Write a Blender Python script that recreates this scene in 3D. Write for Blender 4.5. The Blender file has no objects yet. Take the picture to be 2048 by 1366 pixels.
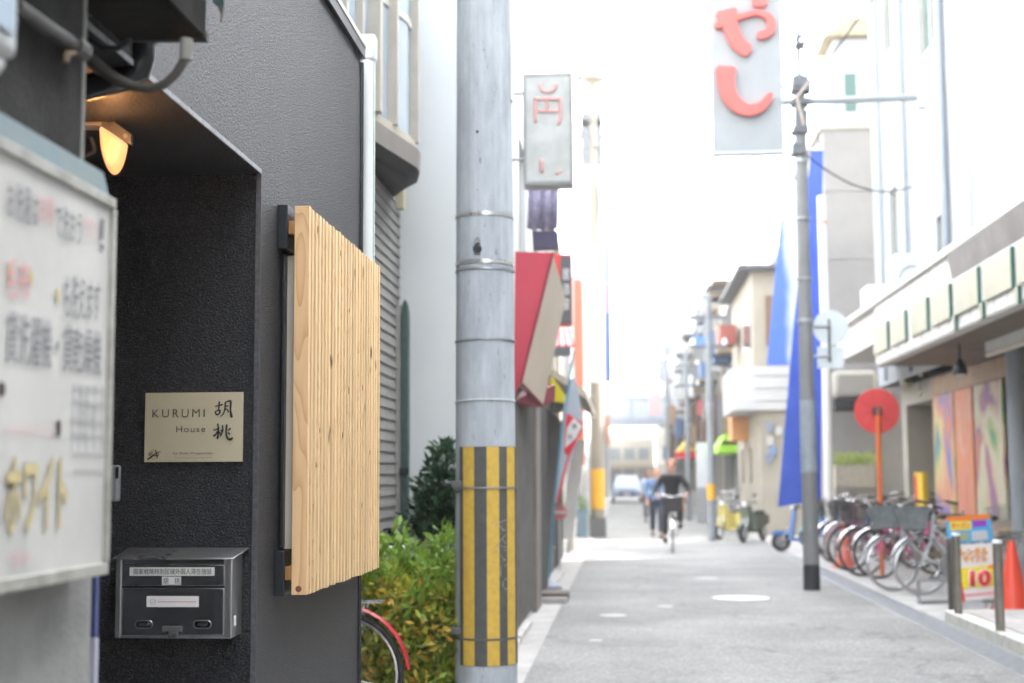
import bpy, math, random
import numpy as np
from mathutils import Vector, Matrix
random.seed(7)
rng = np.random.default_rng(7)
S = bpy.context.scene
COL = S.collection
R = math.radians

# ------------------------------------------------------------------ camera, world, sun, exposure
cam_d = bpy.data.cameras.new('camera'); cam = bpy.data.objects.new('camera', cam_d); COL.objects.link(cam)
cam.location = (0, 0, 1.35)
cam.rotation_euler = (Matrix.Rotation(R(4.43), 3, 'Z') @ Matrix.Rotation(R(95.52), 3, 'X') @ Matrix.Rotation(R(-.3), 3, 'Z')).to_euler()
cam_d.sensor_width = 36; cam_d.lens = 50
cam_d.clip_start = .05; cam_d.clip_end = 2000
cam_d.dof.use_dof = True; cam_d.dof.focus_distance = 4.75; cam_d.dof.aperture_fstop = 2.5
cam_d.dof.aperture_blades = 9
S.camera = cam
SUN_EL, SUN_AZ = 48, 70          # azimuth from +Y towards +X (the sun stands to the right, a little ahead)
W = bpy.data.worlds.new('World'); S.world = W; W.use_nodes = True
wn = W.node_tree.nodes; wl = W.node_tree.links; wn.clear()
sky = wn.new('ShaderNodeTexSky'); sky.sky_type = 'NISHITA'; sky.sun_disc = False
sky.sun_elevation = R(SUN_EL); sky.sun_rotation = R(SUN_AZ); sky.air_density = 1.2; sky.dust_density = 3.0; sky.ozone_density = 1.0
bg = wn.new('ShaderNodeBackground'); bg.inputs[1].default_value = .15
wo = wn.new('ShaderNodeOutputWorld'); hs = wn.new('ShaderNodeHueSaturation'); hs.inputs['Saturation'].default_value = .25; wl.new(sky.outputs[0], hs.inputs['Color']); wl.new(hs.outputs[0], bg.inputs[0]); wl.new(bg.outputs[0], wo.inputs[0])
sd = bpy.data.lights.new('sun', 'SUN'); sd.energy = 2.0; sd.angle = R(.6); sd.color = (1, .95, .87)
sun = bpy.data.objects.new('sun', sd); COL.objects.link(sun)
v = Vector((math.sin(R(SUN_AZ)) * math.cos(R(SUN_EL)), math.cos(R(SUN_AZ)) * math.cos(R(SUN_EL)), math.sin(R(SUN_EL))))
sun.rotation_euler = v.to_track_quat('Z', 'Y').to_euler()
S.view_settings.view_transform = 'Standard'; S.view_settings.look = 'None'
S.view_settings.exposure = 3.72; S.view_settings.gamma = 1
S.view_settings.use_curve_mapping = False
S.render.engine = 'CYCLES'
S.cycles.use_denoising = True; S.cycles.max_bounces = 7; S.cycles.diffuse_bounces = 4
S.cycles.glossy_bounces = 3; S.cycles.transmission_bounces = 4; S.cycles.sample_clamp_indirect = 6
S.cycles.caustics_reflective = False; S.cycles.caustics_refractive = False

# ------------------------------------------------------------------ measuring helpers: where a sight line from the photo meets a real plane
CP = Vector((0, 0, 1.35)); CM = cam.rotation_euler.to_matrix(); F = 2048 * 50 / 36
def ray(px, py): return CM @ Vector(((px - 1024) / F, -(py - 683) / F, -1))
def aY(px, py, Y): d = ray(px, py); return CP + d * (Y / d.y)
def aX(px, py, X): d = ray(px, py); return CP + d * (X / d.x)
def aZ(px, py, Z=0): d = ray(px, py); return CP + d * ((Z - 1.35) / d.z)

# ------------------------------------------------------------------ materials
MATS = {}
def mat(name, c, rough=.6, metal=0, c2=None, ns=6, na=.25, stretch=None, bump=None, emit=None, es=0, spec=.5, coat=0, alpha=None):
    """base colour drifting to c2 by noise (scale ns); bump = (scale, strength[, stretch])"""
    if name in MATS: return MATS[name]
    m = bpy.data.materials.new(name); m.use_nodes = True; N = m.node_tree.nodes; L = m.node_tree.links
    b = N['Principled BSDF']; b.inputs['Roughness'].default_value = rough; b.inputs['Metallic'].default_value = metal
    b.inputs['Specular IOR Level'].default_value = spec
    if coat: b.inputs['Coat Weight'].default_value = coat
    tc = N.new('ShaderNodeTexCoord'); mp = N.new('ShaderNodeMapping'); L.new(tc.outputs['Object'], mp.inputs[0])
    if stretch: mp.inputs['Scale'].default_value = stretch
    if c2 is None: c2 = tuple(x * (1 - na) for x in c[:3])
    no = N.new('ShaderNodeTexNoise'); no.inputs['Scale'].default_value = ns; no.inputs['Detail'].default_value = 8; no.inputs['Roughness'].default_value = .62
    L.new(mp.outputs[0], no.inputs['Vector'])
    cr = N.new('ShaderNodeValToRGB'); cr.color_ramp.elements[0].position = .38; cr.color_ramp.elements[1].position = .64
    cr.color_ramp.elements[0].color = (*c[:3], 1); cr.color_ramp.elements[1].color = (*c2[:3], 1)
    L.new(no.outputs[0], cr.inputs[0]); L.new(cr.outputs[0], b.inputs['Base Color'])
    mr = N.new('ShaderNodeMapRange'); mr.inputs[3].default_value = max(.03, rough - .08); mr.inputs[4].default_value = min(1, rough + .1)
    L.new(no.outputs[0], mr.inputs[0]); L.new(mr.outputs[0], b.inputs['Roughness'])
    if bump:
        nb = N.new('ShaderNodeTexNoise'); nb.inputs['Scale'].default_value = bump[0]; nb.inputs['Detail'].default_value = 4
        L.new((mp if len(bump) > 2 else tc).outputs[0 if len(bump) > 2 else 'Object'], nb.inputs['Vector'])
        bp = N.new('ShaderNodeBump'); bp.inputs['Strength'].default_value = bump[1]; bp.inputs['Distance'].default_value = .01
        L.new(nb.outputs[0], bp.inputs['Height']); L.new(bp.outputs[0], b.inputs['Normal'])
    if emit: b.inputs['Emission Color'].default_value = (*emit, 1); b.inputs['Emission Strength'].default_value = es
    if alpha is not None: b.inputs['Alpha'].default_value = alpha
    MATS[name] = m; return m
def flat(name, c, rough=.6, **k): return mat(name, c, rough, na=.1, ns=3, **k)
def nodes(m): return m.node_tree.nodes, m.node_tree.links, m.node_tree.nodes['Principled BSDF']

def mat_stucco():
    m = bpy.data.materials.new('black_stucco'); m.use_nodes = True; N, L, b = nodes(m)
    b.inputs['Base Color'].default_value = (.014, .0155, .018, 1); b.inputs['Roughness'].default_value = .44
    b.inputs['Specular IOR Level'].default_value = .36
    tc = N.new('ShaderNodeTexCoord')
    n1 = N.new('ShaderNodeTexNoise'); n1.inputs['Scale'].default_value = 165; n1.inputs['Detail'].default_value = 4; n1.inputs['Roughness'].default_value = .6
    n2 = N.new('ShaderNodeTexVoronoi'); n2.inputs['Scale'].default_value = 140; n2.feature = 'SMOOTH_F1'
    n3 = N.new('ShaderNodeTexNoise'); n3.inputs['Scale'].default_value = 2.2; n3.inputs['Detail'].default_value = 6
    mp = N.new('ShaderNodeMapping'); mp.inputs['Scale'].default_value = (4, 4, .4); L.new(tc.outputs['Object'], mp.inputs[0]); L.new(mp.outputs[0], n3.inputs['Vector'])
    for n in (n1, n2): L.new(tc.outputs['Object'], n.inputs['Vector'])
    a = N.new('ShaderNodeMath'); a.operation = 'SUBTRACT'; L.new(n1.outputs[0], a.inputs[0])
    a2 = N.new('ShaderNodeMath'); a2.operation = 'MULTIPLY'; a2.inputs[1].default_value = .35; L.new(n2.outputs['Distance'], a2.inputs[0]); L.new(a2.outputs[0], a.inputs[1])
    bp = N.new('ShaderNodeBump'); bp.inputs['Strength'].default_value = 1; bp.inputs['Distance'].default_value = .014
    L.new(a.outputs[0], bp.inputs['Height']); L.new(bp.outputs[0], b.inputs['Normal'])
    cr = N.new('ShaderNodeMixRGB'); cr.inputs[1].default_value = (.0055, .0068, .0088, 1); cr.inputs[2].default_value = (.021, .0225, .0255, 1)
    L.new(n3.outputs[0], cr.inputs[0])
    n5 = N.new('ShaderNodeTexNoise'); n5.inputs['Scale'].default_value = 210; n5.inputs['Detail'].default_value = 2; L.new(tc.outputs['Object'], n5.inputs['Vector'])
    r5 = N.new('ShaderNodeValToRGB'); r5.color_ramp.elements[0].position = .48; r5.color_ramp.elements[1].position = .68; r5.color_ramp.elements[0].color = (0, 0, 0, 1); r5.color_ramp.elements[1].color = (.042, .044, .048, 1); L.new(n5.outputs[0], r5.inputs[0])
    a5 = N.new('ShaderNodeMixRGB'); a5.blend_type = 'ADD'; a5.inputs[0].default_value = 1; L.new(cr.outputs[0], a5.inputs[1]); L.new(r5.outputs[0], a5.inputs[2]); L.new(a5.outputs[0], b.inputs['Base Color'])
    return m
STUCCO = mat_stucco()

def mat_wood(name, a, bcol, knots=True, zs=1.0, ring=34):
    m = bpy.data.materials.new(name); m.use_nodes = True; N, L, b = nodes(m)
    b.inputs['Roughness'].default_value = .58; b.inputs['Specular IOR Level'].default_value = .3
    tc = N.new('ShaderNodeTexCoord'); oi = N.new('ShaderNodeObjectInfo')
    off = N.new('ShaderNodeVectorMath'); off.operation = 'SCALE'; off.inputs[0].default_value = (7.3, 3.1, 41.7); L.new(oi.outputs['Random'], off.inputs['Scale'])
    ad = N.new('ShaderNodeVectorMath'); ad.operation = 'ADD'; L.new(tc.outputs['Object'], ad.inputs[0]); L.new(off.outputs[0], ad.inputs[1])
    mp = N.new('ShaderNodeMapping'); mp.inputs['Scale'].default_value = (9, 9, .9 * zs); L.new(ad.outputs[0], mp.inputs[0])
    n1 = N.new('ShaderNodeTexNoise'); n1.inputs['Scale'].default_value = 1.0; n1.inputs['Detail'].default_value = 1.5; n1.inputs['Roughness'].default_value = .4; L.new(mp.outputs[0], n1.inputs['Vector'])
    mu = N.new('ShaderNodeMath'); mu.operation = 'MULTIPLY'; mu.inputs[1].default_value = ring; L.new(n1.outputs[0], mu.inputs[0])
    fr = N.new('ShaderNodeMath'); fr.operation = 'FRACT'; L.new(mu.outputs[0], fr.inputs[0])
    pw = N.new('ShaderNodeMath'); pw.operation = 'POWER'; pw.inputs[1].default_value = 3.2; L.new(fr.outputs[0], pw.inputs[0])
    mp2 = N.new('ShaderNodeMapping'); mp2.inputs['Scale'].default_value = (260, 260, 5); L.new(ad.outputs[0], mp2.inputs[0])
    n2 = N.new('ShaderNodeTexNoise'); n2.inputs['Scale'].default_value = 1; n2.inputs['Detail'].default_value = 3; L.new(mp2.outputs[0], n2.inputs['Vector'])
    mx = N.new('ShaderNodeMixRGB'); mx.inputs[1].default_value = (*a, 1); mx.inputs[2].default_value = (*bcol, 1)
    s = N.new('ShaderNodeMath'); s.operation = 'MULTIPLY_ADD'; s.inputs[1].default_value = .62; L.new(pw.outputs[0], s.inputs[0])
    s2 = N.new('ShaderNodeMath'); s2.operation = 'MULTIPLY'; s2.inputs[1].default_value = .22; L.new(n2.outputs[0], s2.inputs[0]); L.new(s2.outputs[0], s.inputs[2])
    L.new(s.outputs[0], mx.inputs[0])
    hv = N.new('ShaderNodeHueSaturation'); L.new(mx.outputs[0], hv.inputs['Color'])
    mr = N.new('ShaderNodeMapRange'); mr.inputs[3].default_value = .84; mr.inputs[4].default_value = 1.12; L.new(oi.outputs['Random'], mr.inputs[0]); L.new(mr.outputs[0], hv.inputs['Value'])
    last = hv.outputs[0]
    if knots:
        mp3 = N.new('ShaderNodeMapping'); mp3.inputs['Scale'].default_value = (10, 10, 3.3); L.new(ad.outputs[0], mp3.inputs[0])
        vo = N.new('ShaderNodeTexVoronoi'); vo.inputs['Scale'].default_value = 1; L.new(mp3.outputs[0], vo.inputs['Vector'])
        cr = N.new('ShaderNodeValToRGB'); cr.color_ramp.elements[0].position = .06; cr.color_ramp.elements[1].position = .11
        cr.color_ramp.elements[0].color = (.05, .025, .012, 1); cr.color_ramp.elements[1].color = (1, 1, 1, 1)
        L.new(vo.outputs['Distance'], cr.inputs[0])
        mm = N.new('ShaderNodeMixRGB'); mm.blend_type = 'MULTIPLY'; mm.inputs[0].default_value = .92; L.new(last, mm.inputs[1]); L.new(cr.outputs[0], mm.inputs[2]); last = mm.outputs[0]
    L.new(last, b.inputs['Base Color'])
    bp = N.new('ShaderNodeBump'); bp.inputs['Strength'].default_value = .12; bp.inputs['Distance'].default_value = .002; L.new(n2.outputs[0], bp.inputs['Height']); L.new(bp.outputs[0], b.inputs['Normal'])
    return m
CEDAR = mat_wood('pale_cedar', (.74, .54, .31), (.52, .32, .15))
CEDAR_END = mat_wood('cedar_side_board', (.68, .47, .26), (.46, .24, .10), knots=False, zs=1.6, ring=14)
BATTEN = mat_wood('orange_batten', (.36, .19, .065), (.25, .11, .035), knots=False)

def mat_pole():
    m = mat('pole_concrete', (.45, .49, .525), .75, c2=(.34, .372, .405), ns=3.5, stretch=(3, 3, .8), bump=(70, .25))
    N, L, b = nodes(m); tc = N.new('ShaderNodeTexCoord')
    mp = N.new('ShaderNodeMapping'); mp.inputs['Scale'].default_value = (14, 14, 3.0); L.new(tc.outputs['Object'], mp.inputs[0])
    n = N.new('ShaderNodeTexNoise'); n.inputs['Scale'].default_value = 2.2; n.inputs['Detail'].default_value = 9; n.inputs['Roughness'].default_value = .75; L.new(mp.outputs[0], n.inputs['Vector'])
    cr = N.new('ShaderNodeValToRGB'); cr.color_ramp.elements[0].position = .345; cr.color_ramp.elements[1].position = .40
    cr.color_ramp.elements[0].color = (.30, .31, .32, 1); cr.color_ramp.elements[1].color = (1, 1, 1, 1); L.new(n.outputs[0], cr.inputs[0])
    src = b.inputs['Base Color'].links[0].from_socket
    mm = N.new('ShaderNodeMixRGB'); mm.blend_type = 'MULTIPLY'; mm.inputs[0].default_value = .8; L.new(src, mm.inputs[1]); L.new(cr.outputs[0], mm.inputs[2])
    mp4 = N.new('ShaderNodeMapping'); mp4.inputs['Scale'].default_value = (40, 40, .35); L.new(tc.outputs['Object'], mp4.inputs[0])
    n4 = N.new('ShaderNodeTexNoise'); n4.inputs['Scale'].default_value = 1; n4.inputs['Detail'].default_value = 4; L.new(mp4.outputs[0], n4.inputs['Vector'])
    c4 = N.new('ShaderNodeMapRange'); c4.inputs[1].default_value = .35; c4.inputs[2].default_value = .65; c4.inputs[3].default_value = .93; c4.inputs[4].default_value = 1.05; L.new(n4.outputs[0], c4.inputs[0])
    m5 = N.new('ShaderNodeMixRGB'); m5.blend_type = 'MULTIPLY'; m5.inputs[0].default_value = 1; L.new(mm.outputs[0], m5.inputs[1]); L.new(c4.outputs[0], m5.inputs[2])
    L.new(m5.outputs[0], b.inputs['Base Color'])
    return m
POLE = mat_pole()

def mat_leaf(name, cols, rough=.5, trans=.35):
    m = bpy.data.materials.new(name); m.use_nodes = True; N, L, b = nodes(m)
    g = N.new('ShaderNodeNewGeometry'); cr = N.new('ShaderNodeValToRGB'); e = cr.color_ramp.elements
    for i, c in enumerate(cols):
        if i > 1: e.new(i / (len(cols) - 1))
    for i, c in enumerate(cols): e[i].position = i / (len(cols) - 1); e[i].color = (*c, 1)
    L.new(g.outputs['Random Per Island'], cr.inputs[0]); L.new(cr.outputs[0], b.inputs['Base Color']); b.inputs['Roughness'].default_value = rough
    tr = N.new('ShaderNodeBsdfTranslucent'); L.new(cr.outputs[0], tr.inputs[0]); mx = N.new('ShaderNodeMixShader'); mx.inputs[0].default_value = trans
    L.new(b.outputs[0], mx.inputs[1]); L.new(tr.outputs[0], mx.inputs[2]); L.new(mx.outputs[0], N['Material Output'].inputs[0])
    return m

def mat_mural(name, cols, scale, seed):
    """printed art of drifting coloured patches"""
    m = bpy.data.materials.new(name); m.use_nodes = True; N, L, b = nodes(m); b.inputs['Roughness'].default_value = .5
    tc = N.new('ShaderNodeTexCoord'); mp = N.new('ShaderNodeMapping'); mp.inputs['Location'].default_value = (seed, seed * 2, seed); mp.inputs['Scale'].default_value = (1, 1, .55)
    L.new(tc.outputs['Object'], mp.inputs[0])
    n = N.new('ShaderNodeTexNoise'); n.inputs['Scale'].default_value = scale; n.inputs['Detail'].default_value = 4; n.inputs['Distortion'].default_value = .7; L.new(mp.outputs[0], n.inputs['Vector'])
    cr = N.new('ShaderNodeValToRGB'); e = cr.color_ramp.elements
    for i in range(len(cols) - 2): e.new(.5)
    for i, c in enumerate(cols): e[i].position = .32 + .36 * i / (len(cols) - 1); e[i].color = (*c, 1)
    L.new(n.outputs[0], cr.inputs[0]); L.new(cr.outputs[0], b.inputs['Base Color']); return m

def mat_asphalt():
    m = mat('asphalt', (.25, .247, .238), .85, c2=(.20, .199, .193), ns=.9, bump=(160, .35))
    N, L, b = nodes(m); tc = N.new('ShaderNodeTexCoord')
    vo = N.new('ShaderNodeTexVoronoi'); vo.inputs['Scale'].default_value = 55; L.new(tc.outputs['Object'], vo.inputs['Vector'])
    cr = N.new('ShaderNodeValToRGB'); cr.color_ramp.elements[0].position = 0; cr.color_ramp.elements[1].position = 1
    cr.color_ramp.elements[0].color = (.62, .62, .62, 1); cr.color_ramp.elements[1].color = (1.4, 1.4, 1.38, 1)
    L.new(vo.outputs['Color'], cr.inputs[0]); src = b.inputs['Base Color'].links[0].from_socket
    mm = N.new('ShaderNodeMixRGB'); mm.blend_type = 'MULTIPLY'; mm.inputs[0].default_value = 1; L.new(src, mm.inputs[1]); L.new(cr.outputs[0], mm.inputs[2])
    v2 = N.new('ShaderNodeTexVoronoi'); v2.inputs['Scale'].default_value = 3.1; L.new(tc.outputs['Object'], v2.inputs['Vector'])
    c2 = N.new('ShaderNodeValToRGB'); c2.color_ramp.elements[0].position = .035; c2.color_ramp.elements[1].position = .06; c2.color_ramp.elements[0].color = (.42, .42, .40, 1); c2.color_ramp.elements[1].color = (0, 0, 0, 1)
    L.new(v2.outputs['Distance'], c2.inputs[0])
    ad = N.new('ShaderNodeMixRGB'); ad.blend_type = 'ADD'; ad.inputs[0].default_value = .5; L.new(mm.outputs[0], ad.inputs[1]); L.new(c2.outputs[0], ad.inputs[2])
    nd = N.new('ShaderNodeTexNoise'); nd.inputs['Scale'].default_value = 1.7; nd.inputs['Detail'].default_value = 6; L.new(tc.outputs['Object'], nd.inputs['Vector'])
    sc_ = N.new('ShaderNodeVectorMath'); sc_.operation = 'MULTIPLY_ADD'; sc_.inputs[1].default_value = (.9, .9, .9); L.new(nd.outputs['Color'], sc_.inputs[0]); L.new(tc.outputs['Object'], sc_.inputs[2])
    v3 = N.new('ShaderNodeTexVoronoi'); v3.feature = 'DISTANCE_TO_EDGE'; v3.inputs['Scale'].default_value = .33; L.new(sc_.outputs[0], v3.inputs['Vector'])
    c3 = N.new('ShaderNodeValToRGB'); c3.color_ramp.elements[0].position = .004; c3.color_ramp.elements[1].position = .010; c3.color_ramp.elements[0].color = (.72, .72, .72, 1); c3.color_ramp.elements[1].color = (1, 1, 1, 1); L.new(v3.outputs['Distance'], c3.inputs[0])
    m3 = N.new('ShaderNodeMixRGB'); m3.blend_type = 'MULTIPLY'; m3.inputs[0].default_value = .8; L.new(ad.outputs[0], m3.inputs[1]); L.new(c3.outputs[0], m3.inputs[2])
    n6 = N.new('ShaderNodeTexNoise'); n6.inputs['Scale'].default_value = .6; n6.inputs['Detail'].default_value = 5; L.new(tc.outputs['Object'], n6.inputs['Vector'])
    r6 = N.new('ShaderNodeMapRange'); r6.inputs[1].default_value = .35; r6.inputs[2].default_value = .65; r6.inputs[3].default_value = .86; r6.inputs[4].default_value = 1.10; L.new(n6.outputs[0], r6.inputs[0])
    m6 = N.new('ShaderNodeMixRGB'); m6.blend_type = 'MULTIPLY'; m6.inputs[0].default_value = 1; L.new(m3.outputs[0], m6.inputs[1]); L.new(r6.outputs[0], m6.inputs[2])
    L.new(m6.outputs[0], b.inputs['Base Color']); return m
ASPH = mat_asphalt()

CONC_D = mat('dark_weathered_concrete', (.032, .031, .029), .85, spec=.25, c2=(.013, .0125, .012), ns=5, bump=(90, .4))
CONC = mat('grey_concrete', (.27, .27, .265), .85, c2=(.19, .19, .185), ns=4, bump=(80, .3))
CONC_L = mat('pale_concrete', (.50, .49, .46), .85, c2=(.40, .39, .37), ns=2, bump=(60, .2))
SLABM = mat('worn_paving', (.42, .41, .39), .85, c2=(.33, .32, .31), ns=3, bump=(60, .2))
STEEL = mat('brushed_steel', (.70, .70, .71), .28, metal=.95, c2=(.58, .58, .59), ns=3)
STEEL_D = mat('dark_mirror_steel', (.42, .43, .46), .22, metal=.96, c2=(.27, .28, .30), ns=2.5)
GALV = mat('galvanised_steel', (.42, .44, .46), .42, metal=.75, c2=(.33, .34, .36), ns=14)
BLACKM = mat('black_painted_metal', (.012, .016, .02), .38, ns=20)
BLACKR = flat('black_rubber', (.02, .02, .02), .8)
WHITEP = flat('white_plastic', (.80, .83, .82), .35)
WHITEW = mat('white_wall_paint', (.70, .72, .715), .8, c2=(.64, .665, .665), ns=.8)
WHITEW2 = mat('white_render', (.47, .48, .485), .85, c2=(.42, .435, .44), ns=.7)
CREAMW = mat('cream_render', (.40, .37, .31), .85, c2=(.33, .305, .255), ns=.9)
BEIGEW = mat('beige_concrete_render', (.33, .315, .295), .85, c2=(.27, .26, .245), ns=.7)
GREYW = mat('grey_siding_paint', (.24, .235, .225), .7, c2=(.2, .195, .19), ns=3)
BROWNW = mat('brown_soffit', (.16, .115, .085), .6, c2=(.12, .09, .07), ns=2)
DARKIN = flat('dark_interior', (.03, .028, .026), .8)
GLASS = mat('window_glass', (.10, .125, .14), .06, spec=.9, ns=1.3, na=.2)
GLASSB = mat('pale_blue_glass', (.38, .46, .54), .08, spec=.9, ns=1.3, na=.15)
GLASSG = mat('green_glass', (.09, .17, .15), .1, spec=.8, ns=1.3)
TANF = mat('taupe_window_frame', (.42, .39, .33), .45, ns=8, na=.12)
BAYM = mat('bay_base_metal', (.17, .155, .14), .5, ns=5, na=.12)
TEAL = mat('faded_teal_paint', (.075, .13, .145), .6, c2=(.12, .15, .15), ns=11)
BOARDW = mat('worn_white_board', (.52, .515, .49), .5, c2=(.43, .425, .405), ns=3.4)
BOARDF = mat('aged_board_frame', (.36, .355, .32), .5, c2=(.24, .235, .21), ns=16)
INK = flat('black_ink', (.018, .018, .024), .6)
INKG = flat('faded_grey_ink', (.17, .17, .19), .7)
INKP = flat('faded_pink_ink', (.62, .30, .30), .7)
INKP2 = flat('pale_pink_ink', (.66, .42, .42), .7)
INKY = mat('faded_gold_ink', (.50, .40, .17), .7, c2=(.52, .45, .26), ns=30)
GOLD = mat('champagne_metal_plate', (.66, .60, .42), .36, metal=.3, c2=(.60, .545, .38), ns=1.5)
YEL = mat('yellow_marker_sheet', (.66, .44, .06), .5, c2=(.56, .36, .06), ns=26, bump=(220, .35))
GRYS = mat('charcoal_marker_sheet', (.085, .088, .085), .6, c2=(.065, .068, .066), ns=26, bump=(220, .35))
RED = flat('red_paint', (.62, .03, .04), .45)
REDP = flat('salmon_red_letter', (.80, .13, .11), .4)
REDC = mat('red_awning_cloth', (.50, .06, .09), .8, ns=1.5, na=.1)
CREAMC = mat('cream_awning_cloth', (.60, .52, .42), .8, ns=1.5, na=.1)
BLUEC = mat('royal_blue_cloth', (.035, .085, .46), .8, ns=1.2, c2=(.06, .12, .52))
ORANGE = flat('orange_paint', (.75, .16, .03), .5)
CONE = flat('orange_red_cone', (.78, .07, .03), .4)
WHITE = flat('white_sheet', (.78, .78, .76), .5)
SKIN = flat('skin', (.46, .25, .17), .55)
CLADW = mat('white_awning_cladding', (.62, .61, .585), .45, ns=2.5, na=.06)
PANELC = mat('cream_letter_block', (.42, .40, .30), .5, ns=4, na=.08)
GREENE = flat('dark_green_return', (.03, .12, .09), .5)

# ------------------------------------------------------------------ building blocks
def wloc(o):
    l = Vector((0, 0, 0))
    while o is not None: l += o.location; o = o.parent
    return l
class MB:
    def __init__(s): s.v = []; s.f = []
    def add(s, vs, fs): k = len(s.v); s.v += [tuple(p) for p in vs]; s.f += [tuple(i + k for i in f) for f in fs]; return s
    def box(s, x0, x1, y0, y1, z0, z1):
        return s.add([(x0, y0, z0), (x1, y0, z0), (x1, y1, z0), (x0, y1, z0), (x0, y0, z1), (x1, y0, z1), (x1, y1, z1), (x0, y1, z1)],
                     [(0, 3, 2, 1), (4, 5, 6, 7), (0, 1, 5, 4), (1, 2, 6, 5), (2, 3, 7, 6), (3, 0, 4, 7)])
    def hull(s, a, b):     # two matching polygons joined
        n = len(a); return s.add(list(a) + list(b), [tuple(range(n - 1, -1, -1)), tuple(range(n, 2 * n))] + [(i, (i + 1) % n, n + (i + 1) % n, n + i) for i in range(n)])
    def prism(s, pts, ext): e = Vector(ext); return s.hull(pts, [Vector(p) + e for p in pts])
    def cyl(s, p0, p1, r0, r1=None, n=12): return s.tube([p0, p1], [r0, r0 if r1 is None else r1], n)
    def tube(s, pts, r, n=8):
        pts = [Vector(p) for p in pts]; m = len(pts)
        if not isinstance(r, (list, tuple)): r = [r] * m
        rings = []; up = None
        for i, p in enumerate(pts):
            d = (pts[min(i + 1, m - 1)] - pts[max(i - 1, 0)]).normalized()
            if up is None: up = d.orthogonal().normalized()
            up = (up - d * up.dot(d)); up = up.normalized() if up.length > 1e-6 else d.orthogonal().normalized(); w = d.cross(up)
            rings.append([p + (up * math.cos(2 * math.pi * k / n) + w * math.sin(2 * math.pi * k / n)) * r[i] for k in range(n)])
        vs = [q for g in rings for q in g]; fs = []
        for i in range(m - 1):
            for k in range(n): a = i * n + k; b = i * n + (k + 1) % n; fs.append((a, b, b + n, a + n))
        fs.append(tuple(range(n - 1, -1, -1))); fs.append(tuple((m - 1) * n + k for k in range(n)))
        return s.add(vs, fs)
    def ball(s, c, r, nu=12, nv=8):
        if not isinstance(r, (list, tuple)): r = (r, r, r)
        vs = [(c[0], c[1], c[2] - r[2])]
        for j in range(1, nv):
            t = math.pi * j / nv
            for i in range(nu): p = 2 * math.pi * i / nu; vs.append((c[0] + r[0] * math.sin(t) * math.cos(p), c[1] + r[1] * math.sin(t) * math.sin(p), c[2] - r[2] * math.cos(t)))
        vs.append((c[0], c[1], c[2] + r[2])); fs = [(0, 1 + (i + 1) % nu, 1 + i) for i in range(nu)]
        for j in range(nv - 2):
            for i in range(nu): a = 1 + j * nu + i; b = 1 + j * nu + (i + 1) % nu; fs.append((a, b, b + nu, a + nu))
        l = len(vs) - 1; fs += [(l, l - nu + i, l - nu + (i + 1) % nu) for i in range(nu)]
        return s.add(vs, fs)
    def lathe(s, c, prof, n=16):      # prof: (radius, z)
        vs = [(c[0] + r * math.cos(2 * math.pi * k / n), c[1] + r * math.sin(2 * math.pi * k / n), c[2] + z) for r, z in prof for k in range(n)]
        fs = [(j * n + k, j * n + (k + 1) % n, (j + 1) * n + (k + 1) % n, (j + 1) * n + k) for j in range(len(prof) - 1) for k in range(n)]
        fs += [tuple(range(n - 1, -1, -1)), tuple((len(prof) - 1) * n + k for k in range(n))]
        return s.add(vs, fs)
    def ring(s, c, rad, r, a0=0, a1=2 * math.pi, n=28, m=6, plane='xz'):
        pts = []
        for i in range(n + 1):
            t = a0 + (a1 - a0) * i / n; x, z = rad * math.cos(t), rad * math.sin(t)
            pts.append((c[0] + x, c[1], c[2] + z) if plane == 'xz' else (c[0] + x, c[1] + z, c[2]))
        return s.tube(pts, r, m)
    def arc(s, c, r, z0, z1, a0, a1, t=.002, n=10):   # curved sheet round a vertical post; angle 0 = towards -Y, positive to +X
        A = []; B = []
        for i in range(n + 1):
            a = R(a0 + (a1 - a0) * i / n); d = Vector((math.sin(a), -math.cos(a), 0))
            A.append((d, 0))
        vs = []
        for d, _ in A:
            for rr, z in ((r, z0), (r, z1), (r + t, z1), (r + t, z0)): vs.append((c[0] + d.x * rr, c[1] + d.y * rr, z))
        fs = []
        for i in range(n):
            for k in range(4): a = i * 4 + k; b = i * 4 + (k + 1) % 4; fs.append((a, b, b + 4, a + 4))
        fs += [(0, 1, 2, 3), (n * 4 + 3, n * 4 + 2, n * 4 + 1, n * 4)]
        return s.add(vs, fs)
    def mesh(s, name, off=Vector((0, 0, 0)), smooth=True):
        me = bpy.data.meshes.new(name); me.from_pydata([(p[0] - off.x, p[1] - off.y, p[2] - off.z) for p in s.v], [], s.f); me.validate()
        if smooth: me.shade_smooth(); me.set_sharp_from_angle(angle=R(35))
        return me
    def build(s, name, m, parent=None, bevel=0, origin=None, kind=None, label=None):
        off = wloc(parent) if parent else Vector(origin or (0, 0, 0))
        if parent and origin is not None: off = Vector(origin)
        me = s.mesh(name, off); me.materials.append(m)
        o = bpy.data.objects.new(name, me); COL.objects.link(o)
        if parent: o.parent = parent; o.location = off - wloc(parent)
        else: o.location = off
        if bevel: b = o.modifiers.new('edge', 'BEVEL'); b.width = bevel; b.segments = 2; b.limit_method = 'ANGLE'; b.angle_limit = R(40)
        if kind: o['kind'] = kind
        if label: o['label'] = label
        return o
def tag(o, label, cat, group=None, kind=None):
    o['label'] = label; o['category'] = cat
    if group: o['group'] = group
    if kind: o['kind'] = kind
    return o
def thing(name, label, cat, loc=(0, 0, 0), group=None):
    o = bpy.data.objects.new(name, None); o.location = loc; o.empty_display_size = .1; COL.objects.link(o); return tag(o, label, cat, group)
def struct(o): o['kind'] = 'structure'; return o
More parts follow.
